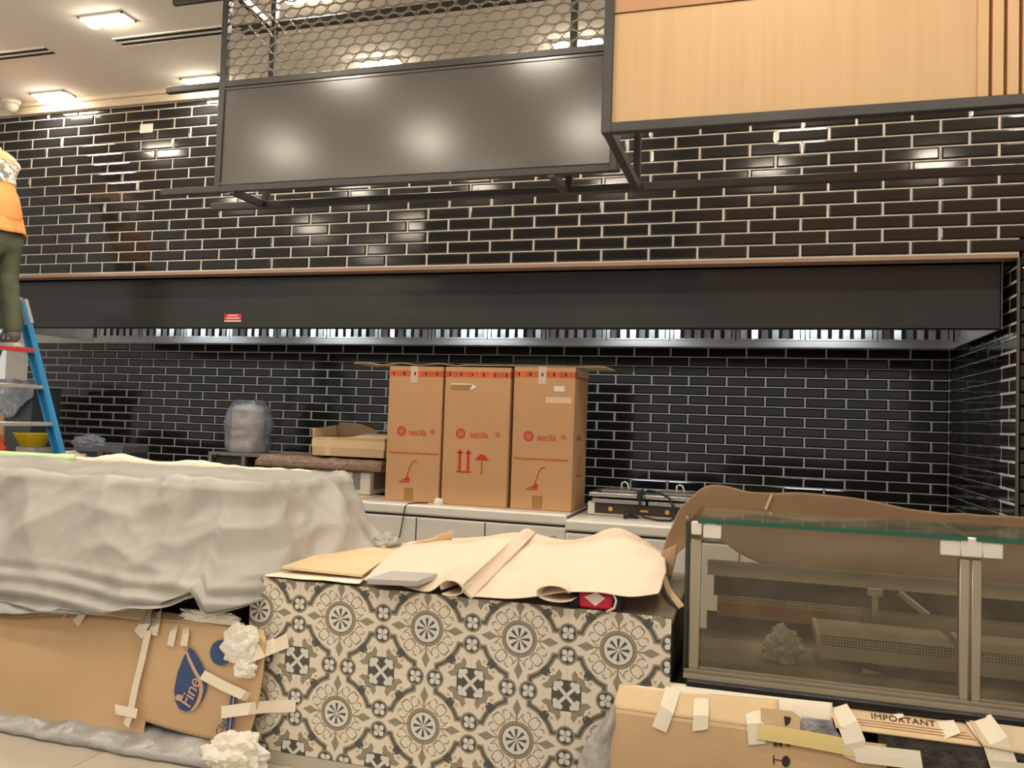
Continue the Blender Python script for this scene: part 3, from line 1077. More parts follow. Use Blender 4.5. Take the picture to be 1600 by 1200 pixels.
sheet('flap', [[(cx0 + .004, cy0, cz1), (cx0 + .004, cy1, cz1)], [(cx0 - .012, cy0 + .02, cz1 + .06), (cx0 - .012, cy1, cz1 + .09)]], 'cardboard', c, 6, 6)
sheet('flap', [[(cx1 - .32, cy0 + .02, cz1 + .002), (cx1, cy0 + .0, cz1 + .003)], [(cx1 - .24, cy0 + .2, cz1 + .035), (cx1 + .03, cy0 + .2, cz1 + .035)]], 'cardboard_pale', c, 6, 6)
MB().box(cx0 - .001, cx1 + .001, cy0 - .0015, cy0, cz0 + .07, cz0 + .13).box(cx0 + .12, cx0 + .17, cy0 - .0022, cy0 - .0015, cz0 + .005, cz1).build('cream_tape', 'cardboard_pale', c)
o = wad('blue_film', (cx1 - .07, cy0 + .2, cz1 + .09), (.04, .03, .03), 'plastic_bag', c, seed=4, sub=3)

# steel stand with an urn in a plastic bag
SY = 6.25
sx0, sx1, sz = at(325, 706, Y=SY).x, at(440, 711, Y=SY).x, at(360, 707, Y=SY).z
s = thing('steel_stand', ((sx0 + sx1) / 2, SY + .2, BZ), 'small steel stand carrying the bagged urn', 'stand')
box(sx0, sx1, SY, SY + .42, sz - .03, sz).build('stand_top', 'steel_dull', s, bevel=.004)
for x in (sx0 + .02, sx0 + .36, sx1 - .03):
    for y in (SY + .02, SY + .4):
        box(x - .018, x + .018, y - .018, y + .018, BZ + .001, sz - .03).build('leg', 'steel_dull', s)
box(sx0 + .04, sx0 + .34, SY + .05, SY + .38, BZ + .01, sz - .035).build('dark_drawer', 'inside_dark', s)
ur = thing('bagged_urn', (-4.28, SY + .2, sz), 'beige metal urn in a clear plastic bag on the steel stand', 'urn')
ucx, ucy = at(388, 660, Y=SY + .2).x, SY + .2
MB().lathe((ucx, ucy, sz + .002), [(.13, 0), (.15, .015), (.152, .05), (.142, .07), (.14, .36), (.146, .375), (.12, .41), (.05, .425)], 28).build('urn_body', 'urn_beige', ur, smooth=True)
bm_ = MB()
n = 36
rows = []
for j in range(22):
    z = sz + .003 + .46 * j / 21
    base = .192 + .022 * sin(j / 21 * 3.4) - (.04 if j > 17 else 0) * (j - 17) / 4
    rows.append([(ucx + (base + .03 * noise.noise(Vector((cos(k * 2 * pi / n) * 2, sin(k * 2 * pi / n) * 2, j * .22)))) * cos(k * 2 * pi / n), ucy + .8 * (base + .03 * noise.noise(Vector((sin(k * 2 * pi / n) * 2, 3, j * .3)))) * sin(k * 2 * pi / n), z) for k in range(n + 1)])
bm_.grid(rows)
bm_.build('plastic_bag', 'plastic_bag', ur, smooth=True)
rows = [[(ucx + (.19 * k / 6) * cos(a * 2 * pi / 24), ucy + .15 * k / 6 * sin(a * 2 * pi / 24), sz + .46 + .012 * noise.noise(Vector((k * .5, a * .5, 1)))) for a in range(25)] for k in range(7)]
MB().grid(rows).build('bag_top', 'plastic_bag', ur, smooth=True)
MB().tube([(sx0 + .1, SY - .005, sz - .02), (sx0 + .13, SY + .03, sz + .006), (sx0 + .2, SY + .06, sz + .006)], .005, 6).build('urn_cord', 'cable_black', ur)

# things stacked at the far left of the bench
p0, p1 = at(118, 697, Y=6.3), at(192, 697, Y=6.3)
t = thing('flat_grey_box', ((p0.x + p1.x) / 2, 6.45, BZ), 'flat grey box at the right end of the pile behind the ladder', 'box')
box(p0.x, p1.x, 6.3, 6.62, BZ + .001, p1.z - .02).build('box_body', 'slate_box', t, bevel=.006)
box(p0.x - .01, p1.x + .01, 6.285, 6.635, p1.z - .07, p1.z).build('lid', 'grey_box', t, bevel=.008)
box(p0.x + .27, p0.x + .33, 6.283, 6.2855, BZ + .06, p1.z - .05).build('tape', 'cardboard_brown', t)
for i, (x, y, sx, szz, m, lab) in enumerate(((112, 698, .20, .07, 'tissue', 'white paper bundle lying beside the flat grey box'), (140, 692, .14, .06, 'plastic_bag', 'clear crumpled plastic bag on the flat grey box'), (75, 704, .2, .05, 'grey_board', 'grey rag heap at the foot of the blue ladder rail'))):
    q = at(x, y, Y=6.05)
    o = wad('bag', (q.x, 6.05, q.z), (sx, .13, szz), m, seed=5 + i)
    o.name = ('paper_bundle', 'plastic_bag', 'rag_heap')[i]
    tag(o, lab, ('paper', 'plastic bag', 'rag')[i])
    o.location.z = (BZ + .14, p1.z + .04, BZ + .06)[i]
sb0, sb1 = at(13, 604, Y=6.4), at(47, 676, Y=6.4)
t = thing('slate_carton', ((sb0.x + sb1.x) / 2, 6.55, BZ), 'upright dark grey box under grey film behind the ladder', 'box')
box(sb0.x, sb1.x, 6.4, 6.75, BZ + .001, sb0.z).build('box_body', 'slate_box', t, bevel=.006)
sheet('grey_film', [[(sb0.x - .15, 6.37, sb0.z - .22), (sb0.x + .1, 6.36, sb0.z - .3), (sb1.x + .05, 6.36, sb0.z - .08)], [(sb0.x - .15, 6.37, sb0.z + .05), (sb0.x + .1, 6.37, sb0.z + .04), (sb1.x + .09, 6.37, sb0.z + .02)], [(sb0.x - .15, 6.7, sb0.z + .06), (sb0.x + .1, 6.7, sb0.z + .05), (sb1.x + .06, 6.7, sb0.z + .03)]], 'plastic_bag', t, 20, 14, .002, .025, 9, 3)
t = thing('brown_carton', (-7.25, 6.5, BZ), 'brown carton left of the dark grey box behind the ladder', 'carton')
box(-7.5, sb0.x - .01, 6.38, 6.7, BZ + .001, sb0.z - .1).build('box_body', 'cardboard', t, bevel=.005)
MB().box(-7.505, sb0.x - .005, 6.375, 6.705, sb0.z - .1, sb0.z - .07).build('lid', 'cardboard_pale', t)
q = at(15, 690, Y=6.1)
o = wad('orange_vest', (q.x - .14, 5.95, BZ + .17), (.24, .13, .21), 'orange_fabric', seed=9)
tag(o, 'crumpled orange work vest lying behind the ladder steps', 'vest')
q = at(52, 686, Y=6.12)
t = thing('yellow_basin', (q.x, 6.12, q.z - .07), 'yellow plastic basin seen between the ladder steps', 'basin')
MB().lathe((q.x, 6.12, q.z - .07), [(.10, 0), (.165, .12), (.172, .125), (.166, .12), (.1, .008)], 28).build('bowl', 'yellow_plastic', t, smooth=True)
box(q.x - .1, q.x + .12, 6.03, 6.22, BZ + .001, q.z - .072).build('packing_block', 'grey_board', t)

# ---------------------------------------------------------------- step ladder
ld = thing('step_ladder', (-5.0, 4.7, 0), 'blue step ladder with pale steps at the left edge', 'ladder')
def lx(z): return -4.545 - .355 * z
LT = 2.30
for y in (4.95, 4.36):
    yy = 4.655 + (y - 4.655)
    st = MB()
    st.bar((lx(0), yy + (.05 if y > 4.6 else -.05), .02), (lx(LT), yy - (.03 if y > 4.6 else -.03), LT), .018, .075, (1, 0, .355))
    st.build('rail', 'ladder_blue', ld, bevel=.003, seg=1)
    sgn = -1 if y > 4.6 else 1
    fl = MB()
    for dx in (-.034, .034):
        fl.bar((lx(0) + dx, yy + (.05 if y > 4.6 else -.05) + sgn * .02, .02), (lx(LT) + dx, yy - (.03 if y > 4.6 else -.03) + sgn * .02, LT), .04, .006, (1, 0, .355))
    fl.build('rail_flange', 'ladder_blue', ld)
    rl = MB().bar((-6.35, yy, .02), (lx(LT) - .09, yy, LT), .02, .05, (1, 0, 0))
    rl.build('rear_leg', 'ladder_blue', ld)
    box(lx(0) - .04, lx(0) + .05, yy + (.03 if y > 4.6 else -.07), yy + (.07 if y > 4.6 else -.03), 0, .03).build('foot', 'cable_black', ld)
MB().bar((lx(LT - .17), 4.928, LT - .17), (lx(LT + .01), 4.919, LT + .01), .03, .082, (1, 0, .355)).build('rail_cap', 'ladder_step', ld)
for k in range(8):
    z = 1.945 - .271 * k
    if z < .15:
        break
    x = lx(z)
    stp = MB().box(x - .05, x + .04, 4.385, 4.945, z - .03, z).build('step', 'ladder_step', ld, bevel=.004, seg=1)
    if k == 0:
        MB().box(x + .04, x + .042, 4.40, 4.935, z - .03, z - .002).build('red_warning_strip', 'red_sticker', stp)
for k in range(4):
    z = .5 + .5 * k
    xx = -6.35 + (lx(LT) - .09 + 6.35) * z / LT
    MB().bar((xx, 4.37, z), (xx, 4.94, z), .03, .02).build('rear_brace', 'ladder_step', ld)
box(lx(LT) - .17, lx(LT) + .0, 4.38, 4.93, LT - .02, LT + .035).build('top_cap', 'ladder_step', ld, bevel=.01)

# ---------------------------------------------------------------- person on the ladder
def skin(name, verts, edges, m, parent=None, levels=2):
    """verts: (x, y, z, rx, ry); grown with Skin + Subdivision, then kept as a plain mesh"""
    me = bpy.data.meshes.new(name)
    me.from_pydata([v[:3] for v in verts], edges, [])
    o = bpy.data.objects.new(name, me)
    COL.objects.link(o)
    o.modifiers.new('skin', 'SKIN').use_smooth_shade = True
    lay_ = me.skin_vertices[0] if me.skin_vertices else None
    if lay_ is None:
        bm = bmesh.new()
        bm.from_mesh(me)
        bm.verts.layers.skin.verify()
        bm.to_mesh(me)
        bm.free()
        lay_ = me.skin_vertices[0]
    for i, v in enumerate(verts):
        lay_.data[i].radius = (v[3], v[4] if len(v) > 4 else v[3])
        lay_.data[i].use_root = (i == 0)
    q = o.modifiers.new('sub', 'SUBSURF')
    q.levels = q.render_levels = levels
    dg = bpy.context.evaluated_depsgraph_get()
    nm = bpy.data.meshes.new_from_object(o.evaluated_get(dg))
    bpy.data.objects.remove(o, do_unlink=True)
    nm.name = name
    nm.materials.clear()
    nm.materials.append(MATS[m])
    for p in nm.polygons:
        p.use_smooth = True
    ob = bpy.data.objects.new(name, nm)
    COL.objects.link(ob)
    if parent is not None:
        ob.parent = parent
        ob.matrix_parent_inverse = Matrix.Translation(-parent.location)
    return ob


SZ = 1.946                       # top of the step
PX, PY = -5.31, 4.66             # between the feet
pn = thing('person', (PX, PY, SZ), 'person in orange shirt and khaki trousers standing on the blue step ladder', 'person')
fl_, fr_ = -.105, .105           # left foot towards the camera, right foot towards the wall
hipx, hipz = PX + .0, SZ + .88
chx, chz = PX - .17, SZ + 1.33
B = []
Eg = []
def V(*a):
    B.append(a)
    return len(B) - 1
def Ed(*idx):
    for i in range(len(idx) - 1):
        Eg.append((idx[i], idx[i + 1]))
pel = V(hipx, PY, hipz, .12, .14)
sp1 = V(hipx - .06, PY, hipz + .18, .105, .13)
sp2 = V(chx + .03, PY, chz - .1, .115, .15)
chs = V(chx, PY, chz, .10, .14)
nk = V(chx - .05, PY, chz + .13, .05, .052)
nk2 = V(chx - .075, PY, chz + .19, .05, .05)
hd = V(chx - .095, PY, chz + .26, .085, .075)
hd2 = V(chx - .10, PY, chz + .34, .075, .068)
Ed(pel, sp1, sp2, chs, nk, nk2, hd, hd2)
for sgn in (-1, 1):
    f = fl_ if sgn < 0 else fr_
    h = V(hipx, PY + sgn * .09, hipz - .06, .085, .09)
    k = V(hipx - .04, PY + f * .95, SZ + .5, .056)
    cf = V(hipx - .0, PY + f, SZ + .36, .055)
    an = V(PX + .045, PY + f, SZ + .1, .036)
    hl = V(PX + .05, PY + f, SZ + .045, .036)
    to = V(PX - .13, PY + f * 1.1, SZ + .03, .032)
    Ed(pel, h, k, cf, an, hl, to)
    sh = V(chx - .0, PY + sgn * .17, chz + .05, .06)
    el = V(chx - .24, PY + sgn * .25, chz + .06, .042)
    wr = V(chx - .40, PY + sgn * .16, chz + .25, .028)
    pa = V(chx - .44, PY + sgn * .15, chz + .32, .032, .02)
    Ed(chs, sh, el, wr, pa)
    for j, (dy, ln) in enumerate(((-.026, .07), (-.009, .082), (.009, .078), (.026, .06))):
        a = V(chx - .45, PY + sgn * .15 + dy, chz + .36, .009)
        b = V(chx - .475, PY + sgn * .15 + dy * 1.15, chz + .36 + ln * .55, .0085)
        e = V(chx - .50, PY + sgn * .15 + dy * 1.2, chz + .36 + ln * .85, .008)
        Ed(pa, a, b, e)
    a = V(chx - .43, PY + sgn * .15 - sgn * .035, chz + .33, .010)
    b = V(chx - .45, PY + sgn * .15 - sgn * .055, chz + .365, .009)
    Ed(pa, a, b)
skin('body', B, Eg, 'skin', pn)
# face and hair
hx, hz = chx - .10, chz + .29
hr = wad('hair', (hx + .015, PY, hz + .035), (.108, .092, .115), 'hair', pn, seed=1, sub=3, rough=.06)
fa = MB()
fa.lathe((hx - .10, PY, hz - .02), [(.004, .02), (.014, .0), (.012, -.012)], 8)
fa.build('nose', 'skin', pn, smooth=True)
for sgn in (-1, 1):
    MB().lathe((hx - .083, PY + sgn * .03, hz + .004), [(.002, -.008), (.010, 0), (.002, .008)], 10).build('eye', 'shoe_white', pn, smooth=True)
    MB().lathe((hx + .0, PY + sgn * .085, hz - .02), [(.006, -.03), (.014, 0), (.012, .025), (.003, .032)], 10).build('ear', 'skin', pn, smooth=True)
MB().tube([(hx - .082, PY - .022, hz - .062), (hx - .088, PY, hz - .06), (hx - .082, PY + .022, hz - .062)], .006, 6).build('mouth', 'orange_fabric', pn, smooth=True)
# shirt
B, Eg = [], []
a0 = V(hipx + .005, PY, hipz - .05, .145, .175)
a1 = V(hipx - .03, PY, hipz + .09, .14, .168)
a2 = V(hipx - .07, PY, hipz + .22, .128, .165)
a3 = V(chx + .03, PY, chz - .1, .135, .18)
a4 = V(chx, PY, chz + .02, .118, .17)
a5 = V(chx - .035, PY, chz + .1, .07, .085)
Ed(a0, a1, a2, a3, a4, a5)
for sgn in (-1, 1):
    sh = V(chx - .0, PY + sgn * .175, chz + .05, .078)
    el = V(chx - .14, PY + sgn * .22, chz + .055, .072)
    Ed(a4, sh, el)
so = skin('shirt', B, Eg, 'orange_shirt', pn)
for v in so.data.vertices:
    n_ = noise.noise(Vector((v.co.x * 6, v.co.y * 6, v.co.z * 16)))
    v.co += v.normal * (.012 * n_)
n_ = 40
MB().grid([[(hipx + .004 - .035 * j / 6 + (.142 - .0035 * j + .004 * sin(k * 1.9)) * cos(2 * pi * k / n_), PY + (.172 - .0035 * j + .004 * sin(k * 1.3)) * sin(2 * pi * k / n_), hipz - .062 + .03 * j + .004 * sin(k * .8)) for k in range(n_ + 1)] for j in range(7)]).build('shirt_hem', 'orange_shirt', so, smooth=True, solid=.003)
# pale collar and print on the shoulders
MB().tube([(chx - .04 + .075 * cos(k * pi / 8), PY + .085 * sin(k * pi / 8), chz + .12 + .01 * cos(k * pi / 8)) for k in range(17)], .034, 10, False).build('collar', 'collar_pale', pn, smooth=True)
pm = so.data.copy()
bm = bmesh.new()
bm.from_mesh(pm)
bmesh.ops.delete(bm, geom=[f for f in bm.faces if not (chz - .15 < f.calc_center_median().z < chz + .06 and f.calc_center_median().x > chx - .04)], context='FACES')
for v in bm.verts:
    v.co += v.normal * .004
bm.to_mesh(pm)
bm.free()
pm.materials.clear()
pm.materials.append(MATS['shirt_print'])
po = bpy.data.objects.new('shirt_print', pm)
COL.objects.link(po)
po.parent = so
# trousers
B, Eg = [], []
a0 = V(hipx, PY, hipz + .02, .125, .155)
a1 = V(hipx - .005, PY, hipz - .06, .118, .145)
Ed(a0, a1)
for sgn in (-1, 1):
    f = fl_ if sgn < 0 else fr_
    h = V(hipx - .005, PY + sgn * .086, hipz - .16, .086, .086)
    k = V(hipx - .035, PY + f * .95, SZ + .5, .078)
    cf = V(hipx + .0, PY + f, SZ + .34, .075)
    an = V(PX + .04, PY + f, SZ + .14, .066)
    bt_ = V(PX + .04, PY + f, SZ + .095, .07)
    Ed(a1, h, k, cf, an, bt_)
tr = skin('trousers', B, Eg, 'khaki', pn)
for v in tr.data.vertices:
    v.co += v.normal * (.009 * noise.noise(Vector((v.co.x * 9, v.co.y * 9, v.co.z * 22))))
for f in (fl_, fr_):
    B, Eg = [], []
    Ed(V(PX + .045, PY + f, SZ + .135, .056, .056), V(PX + .062, PY + f, SZ + .065, .062, .056), V(PX - .03, PY + f * 1.05, SZ + .05, .045, .045), V(PX - .15, PY + f * 1.1, SZ + .042, .042, .036))
    sh = skin('shoe', B, Eg, 'shoe_dark', pn)
    B, Eg = [], []
    so_ = MB().add([], [])
    pts = [(.112, 0), (.10, .042), (.03, .05), (-.1, .056), (-.18, .045), (-.205, 0), (-.18, -.045), (-.1, -.05), (.03, -.046), (.10, -.04)]
    so_.prism([(PX + a, PY + f * 1.05 + b, SZ + .002) for a, b in pts], (0, 0, .028))
    so_.build('shoe_sole', 'shoe_white', sh)
    for j in range(3):
        MB().tube([(PX + .055 - j * .045, PY + f * 1.05 + .052 * cos(k * pi / 8), SZ + .055 + .052 * sin(k * pi / 8)) for k in range(9)], .006, 6).build('shoe_stripe', 'shoe_white', sh)

# ---------------------------------------------------------------- counter faced with patterned tiles
KY = 3.25
ct = thing('tiled_counter', (-1.23, 3.7, 0), 'low counter faced with grey and cream patterned tiles in the foreground', 'counter')
KX0, KX1 = -2.155, -.306
box(KX0 + .004, KX1 - .004, KY + .009, 4.25, .0, .775).build('carcass', 'inside_dark', ct)
box(KX0, KX1 + .004, KY + .002, 4.27, .775, .800).build('counter_top', 'deck_dusty', ct, bevel=.003, seg=1)
box(KX0 + .05, KX1, KY + .001, KY + .012, 0, .058).build('skirting', 'skirting_grey', ct)
xs = [KX0, -2.106] + [-2.106 + .2 * k for k in range(1, 10)]
zs = [.060, .26, .46, .66, .803]
_pt = {}
for i in range(len(xs) - 1):
    for j in range(len(zs) - 1):
        w, h = xs[i + 1] - xs[i], zs[j + 1] - zs[j]
        k = (round(w, 3), round(h, 3))
        if k not in _pt:
            b = .0005
            w2, h2 = w / 2 - .0002, h / 2 - .0002
            vs = [(-w2, .009, -h2), (w2, .009, -h2), (w2, .009, h2), (-w2, .009, h2), (-w2, b, -h2), (w2, b, -h2), (w2, b, h2), (-w2, b, h2),
                  (-w2 + b, 0, -h2 + b), (w2 - b, 0, -h2 + b), (w2 - b, 0, h2 - b), (-w2 + b, 0, h2 - b)]
            fs = []
            for q in range(4):
                r = (q + 1) % 4
                fs += [(q, r, r + 4, q + 4), (q + 4, r + 4, r + 8, q + 8)]
            fs += [(8, 9, 10, 11), (3, 2, 1, 0)]
            _pt[k] = MB().add(vs, fs).mesh('patterned_tile')
            _pt[k].materials.append(MATS['patterned_cement_tile'])
        o = bpy.data.objects.new('patterned_tile', _pt[k])
        o.location = ((xs[i] + xs[i + 1]) / 2, KY, (zs[j] + zs[j + 1]) / 2)
        o.parent = ct
        o.matrix_parent_inverse = Matrix.Translation(-ct.location)
        COL.objects.link(o)


def A(x, y, Y):
    return at(x, y, Y=Y)


# kraft paper lying on the counter
k2 = thing('kraft_paper', (-.9, 3.7, .8), 'large loose kraft paper sheet on the right half of the tiled counter', 'paper')
sheet('sheet', [[A(735, 934, 3.225), A(800, 937, 3.225), A(870, 925, 3.225), A(930, 928, 3.225), A(980, 931, 3.225), A(1028, 926, 3.25)],
                [A(762, 905, 3.42), A(820, 905, 3.42), A(880, 893, 3.42), A(935, 897, 3.42), A(985, 900, 3.42), A(1038, 905, 3.45)],
                [A(795, 872, 3.75), A(850, 872, 3.75), A(905, 866, 3.75), A(955, 862, 3.75), A(1000, 866, 3.75), A(1041, 882, 3.75)],
                [A(834, 834, 4.2), A(875, 842, 4.2), A(920, 838, 4.2), A(960, 826, 4.2), A(1000, 838, 4.15), A(1036, 862, 4.1)]], 'kraft', k2, 44, 26, .0025, .013, 5, 1)
k1 = thing('kraft_paper', (-1.5, 3.7, .8), 'kraft paper sheet folded over along its edge on the middle of the tiled counter', 'paper')
sheet('sheet', [[A(568, 906, 3.235), A(620, 914, 3.235), A(668, 924, 3.235), A(705, 905, 3.235), A(738, 934, 3.225)],
                [A(590, 884, 3.5), A(640, 884, 3.5), A(690, 884, 3.5), A(735, 876, 3.5), A(768, 898, 3.45)],
                [A(615, 862, 3.85), A(665, 858, 3.85), A(715, 856, 3.85), A(760, 850, 3.85), A(800, 865, 3.8)],
                [A(640, 846, 4.2), A(690, 842, 4.2), A(745, 840, 4.2), A(795, 832, 4.2), A(837, 830, 4.2)]], 'kraft', k1, 36, 24, .0025, .006, 7, 2)
sheet('fold', [[A(737, 936, 3.222), A(722, 922, 3.222), A(728, 908, 3.222)], [A(790, 880, 3.6), A(778, 868, 3.6), A(782, 860, 3.62)], [A(838, 832, 4.2), A(825, 826, 4.2), A(815, 829, 4.22)]], 'kraft', k1, 14, 20, .0025)
sheet('torn_corner', [[A(638, 866, 4.1), A(665, 858, 4.12), A(708, 842, 4.15)], [A(640, 850, 4.08), A(668, 842, 4.1), A(708, 830, 4.12)]], 'cardboard_pale', k1, 16, 5, .0025, .012, 14, 3)


def curl(name, parent, cx, cz, rx, rz, y0, y1, a0, a1):
    """paper curled to a tube end at the counter front"""
    rows = []
    for j in range(7):
        y = y0 + (y1 - y0) * j / 6
        f = 1 - .35 * j / 6
        rows.append([(cx + rx * f * cos(a0 + (a1 - a0) * k / 22) * (1 - .35 * k / 22) + .06 * j / 6, y, cz + rz * f * sin(a0 + (a1 - a0) * k / 22) * (1 - .2 * k / 22)) for k in range(23)])
    return MB().grid(rows).build(name, 'kraft', parent, smooth=True, solid=.003)


q = A(705, 919, 3.22)
curl('curled_edge', k1, q.x, q.z + .004, .062, .034, 3.205, 3.6, -2.2, 3.6)
q = A(868, 927, 3.22)
curl('curled_edge', k2, q.x, q.z + .002, .088, .034, 3.205, 3.55, 5.6, .2)
wp = sheet('white_paper', [[A(412, 900, 3.236), A(480, 905, 3.236), A(562, 912, 3.236)], [A(428, 885, 3.45), A(490, 890, 3.45), A(575, 897, 3.45)], [A(450, 872, 3.7), A(500, 872, 3.7), A(585, 880, 3.7)]], 'pale_wrap', None, 12, 10, .002, .004, 8)
tag(wp, 'white paper lining at the left end of the tiled counter', 'paper')
z = .832
mp = [at(440, 889, Z=z), at(566, 902, Z=z), at(592, 884, Z=z), at(640, 852, Z=z), at(548, 852, Z=z)]
tag(MB().prism(mp, (0, 0, .012)).build('plywood_offcut', 'cardboard_pale', bevel=.001, seg=1), 'thin pale board offcut lying at the left of the kraft paper', 'board')
q0, q1 = at(573, 913, Z=.838), at(652, 917, Z=.838)
tag(MB().prism([q0, q1, q1 + Vector((.02, .17, .006)), q0 + Vector((.03, .17, .006))], (0, 0, .024)).build('grey_pad', 'grey_board', bevel=.002, seg=1), 'small flat grey pad on the front edge of the counter', 'pad')
q = A(930, 954, 3.262)
rb = thing('red_packet', (q.x, 3.3, .803), 'small red packet patched with cream tape under the kraft paper', 'packet')
box(q.x - .068, q.x + .068, 3.262, 3.36, .803, .868).build('packet', 'red_box', rb, bevel=.012)
MB().prism([(q.x - .045, 3.259, .85), (q.x, 3.259, .818), (q.x + .04, 3.259, .852), (q.x + .002, 3.259, .872)], (0, .003, 0)).build('tape_patch', 'tape_cream', rb)
box(q.x + .07, q.x + .1, 3.27, 3.36, .803, .86).build('black_end', 'cable_black', rb)
box(q.x - .105, q.x - .07, 3.275, 3.36, .803, .85).build('black_end', 'cable_black', rb)
MB().tube([A(958, 928, 3.24), A(963, 938, 3.235), A(960, 950, 3.235), A(948, 956, 3.235)], .005, 6).build('paper_strand', 'kraft', rb, smooth=True)

# ---------------------------------------------------------------- glass display case (right) and its draped twin (left)
def black_base(x0, x1, parent):
    box(x0, x1, 3.285, 4.15, .02, .545).build('base', 'black_plinth', parent, bevel=.01)
    box(x0 + .05, x1, 3.262, 4.12, .545, .575).build('base_rim', 'black_plinth', parent, bevel=.008)


dc = thing('glass_display_case', (.7, 3.7, 0), 'glass display case with aluminium posts on a black base at lower right', 'display case')
GX0, GX1, GX2, GY, GB, GZ0, GZ1 = -.25, .73, 1.72, 3.35, 4.1, .585, 1.165
black_base(-.298, GX2 + .05, dc)
MB().box(GX0 - .01, GX2 + .03, 3.285, 3.296, .575, .592).box(GX0 - .01, GX2 + .03, 3.318, 3.328, .575, .6).build('door_track', 'aluminium', dc)
box(GX0, GX2, GY, GB, .566, .58).build('deck', 'deck_dusty', dc)
for x0, x1 in ((GX0 + .05, GX1 - .03), (GX1 + .04, GX2)):
    box(x0, x1, GY - .003, GY + .003, GZ0 + .02, GZ1 - .005).build('front_glass', 'case_glass', dc)
    box(x0 - .005, x1, GY - .004, GY + .004, GZ0, GZ0 + .022).build('glass_channel', 'aluminium', dc)
    tg = box(x0 - .02, x1 + (.02 if x1 < 1 else 0), GY - .02, 3.83, GZ1, GZ1 + .01).build('top_glass', 'case_top_glass', dc)
    box(x0 - .021, x1 + (.021 if x1 < 1 else 0), GY - .026, GY - .02, GZ1 - .002, GZ1 + .014).build('polished_edge', 'glass_edge', tg)
box(GX0 - .004, GX0 + .002, GY, GB, GZ0, GZ1).build('end_glass', 'case_glass', dc)
MB().box(GX0 + .004, GX0 + .044, GY - .012, GY + .03, GZ0 - .01, GZ1 - .07).build('post', 'aluminium', dc, bevel=.003, seg=1)
MB().box(GX0 - .018, GX0 - .004, GY - .008, GY + .02, GZ0 - .01, GZ1 + .02).build('end_glass_edge', 'inside_dark', dc, bevel=.002, seg=1)
MB().box(GX1 - .03, GX1 + .001, GY - .012, GY + .03, GZ0 - .01, GZ1 - .07).box(GX1 + .009, GX1 + .04, GY - .012, GY + .03, GZ0 - .01, GZ1 - .07).box(GX1 + .001, GX1 + .009, GY - .004, GY + .03, GZ0 - .01, GZ1 - .07).build('post', 'aluminium', dc, bevel=.003, seg=1)
for x0, x1, z0, z1 in ((GX0 + .004, GX0 + .044, 1.115, 1.165), (GX0 + .05, GX0 + .118, 1.105, 1.158), (GX0 + .06, GX0 + .1, 1.158, 1.166),
                       (GX1 - .03, GX1 + .04, 1.105, 1.172), (GX1 - .095, GX1 - .03, 1.105, 1.158), (GX1 + .04, GX1 + .105, 1.105, 1.158)):
    box(x0, x1, GY - .022, GY + .018, z0, z1).build('clamp', 'white_plastic', dc, bevel=.003, seg=1)
box(GX0 - .02, GX0 - .006, GY - .012, GY + .02, GZ1, GZ1 + .02).build('corner_knob', 'steel_dull', dc, bevel=.004)
# back of the case: rails, perforated lip, lower panel
def bz(y, x=1300, Y=GB): return at(x, y, Y=Y).z
zr = bz(893)
box(GX0 + .03, GX2, GB - .05, GB, zr - .012, zr + .012).build('back_rail', 'steel_dull', dc)
box(GX0 + .03, GX2, GB - .04, GB - .01, zr - .055, zr - .012).build('back_rail_face', 'aluminium', dc)
box(GX0 + .06, GX2, GB - .02, GB, bz(945), zr - .055).build('sliding_door', 'inside_dark', dc)
box(GX0 + .08, .46, GB - .08, GB - .06, bz(949) - .004, bz(941)).build('perforated_lip', 'perforated_steel', dc)
box(GX0 + .08, .46, GB - .09, GB - .07, bz(972), bz(949) - .004).build('lower_panel', 'kraft_dark', dc)
box(.30, GX2, GB - .012, GB, bz(1005), bz(945)).build('lower_panel', 'aluminium', dc)
box(GX0 + .03, .30, GB - .012, GB, .58, bz(972)).build('lower_panel', 'inside_dark', dc)
for x in (.505,):
    box(x - .012, x + .012, GB - .1, GB - .08, .62, zr - .05).build('bracket', 'aluminium', dc)
    box(x - .03, x + .03, GB - .11, GB - .07, zr - .075, zr - .045).build('bracket', 'aluminium', dc)
MB().bar((.60, GB - .12, zr - .05), (.70, GB - .2, zr - .12), .02, .02).build('bracket', 'aluminium', dc)
# loose perforated trays lying inside
TYY = 3.62
for i, (xa, xb) in enumerate(((A(1277, 990, TYY).x, GX1 + .02), (GX1 + .06, GX2 - .05))):
    tz = A(1290, 1008, TYY).z - (.0 if i == 0 else .004)
    tr_ = box(xa, xb, TYY, TYY + .004, tz, tz + .038).build('loose_tray', 'perforated_steel', dc)
    box(xa + .012, xb, TYY - .012, TYY - .006, tz - .05, tz + .001).build('tray_front', 'aluminium', tr_)
    box(xa, xb, TYY, TYY + .3, tz + .036, tz + .04).build('tray_top', 'deck_dusty', tr_)
    box(xa - .004, xa + .014, TYY - .008, TYY + .3, tz - .002, tz + .042).build('tray_end', 'aluminium', tr_)
MB().bar(A(1345, 1035, 3.7), A(1405, 1064, 3.6), .022, .022).build('loose_bar', 'inside_dark', dc)
MB().bar(A(1405, 1064, 3.6), A(1500, 1068, 3.6), .02, .02).build('loose_bar', 'inside_dark', dc)
MB().prism([A(1347, 1048, 3.62), A(1392, 1062, 3.62), A(1352, 1064, 3.58)], (0, .01, .01)).build('loose_plate', 'grey_board', dc)
MB().prism([A(1365, 1036, 3.72), A(1495, 1050, 3.72), A(1495, 1060, 3.72), A(1410, 1060, 3.72)], (0, .01, 0)).build('loose_plate', 'steel_dull', dc)
q = A(1222, 1012, 3.62)
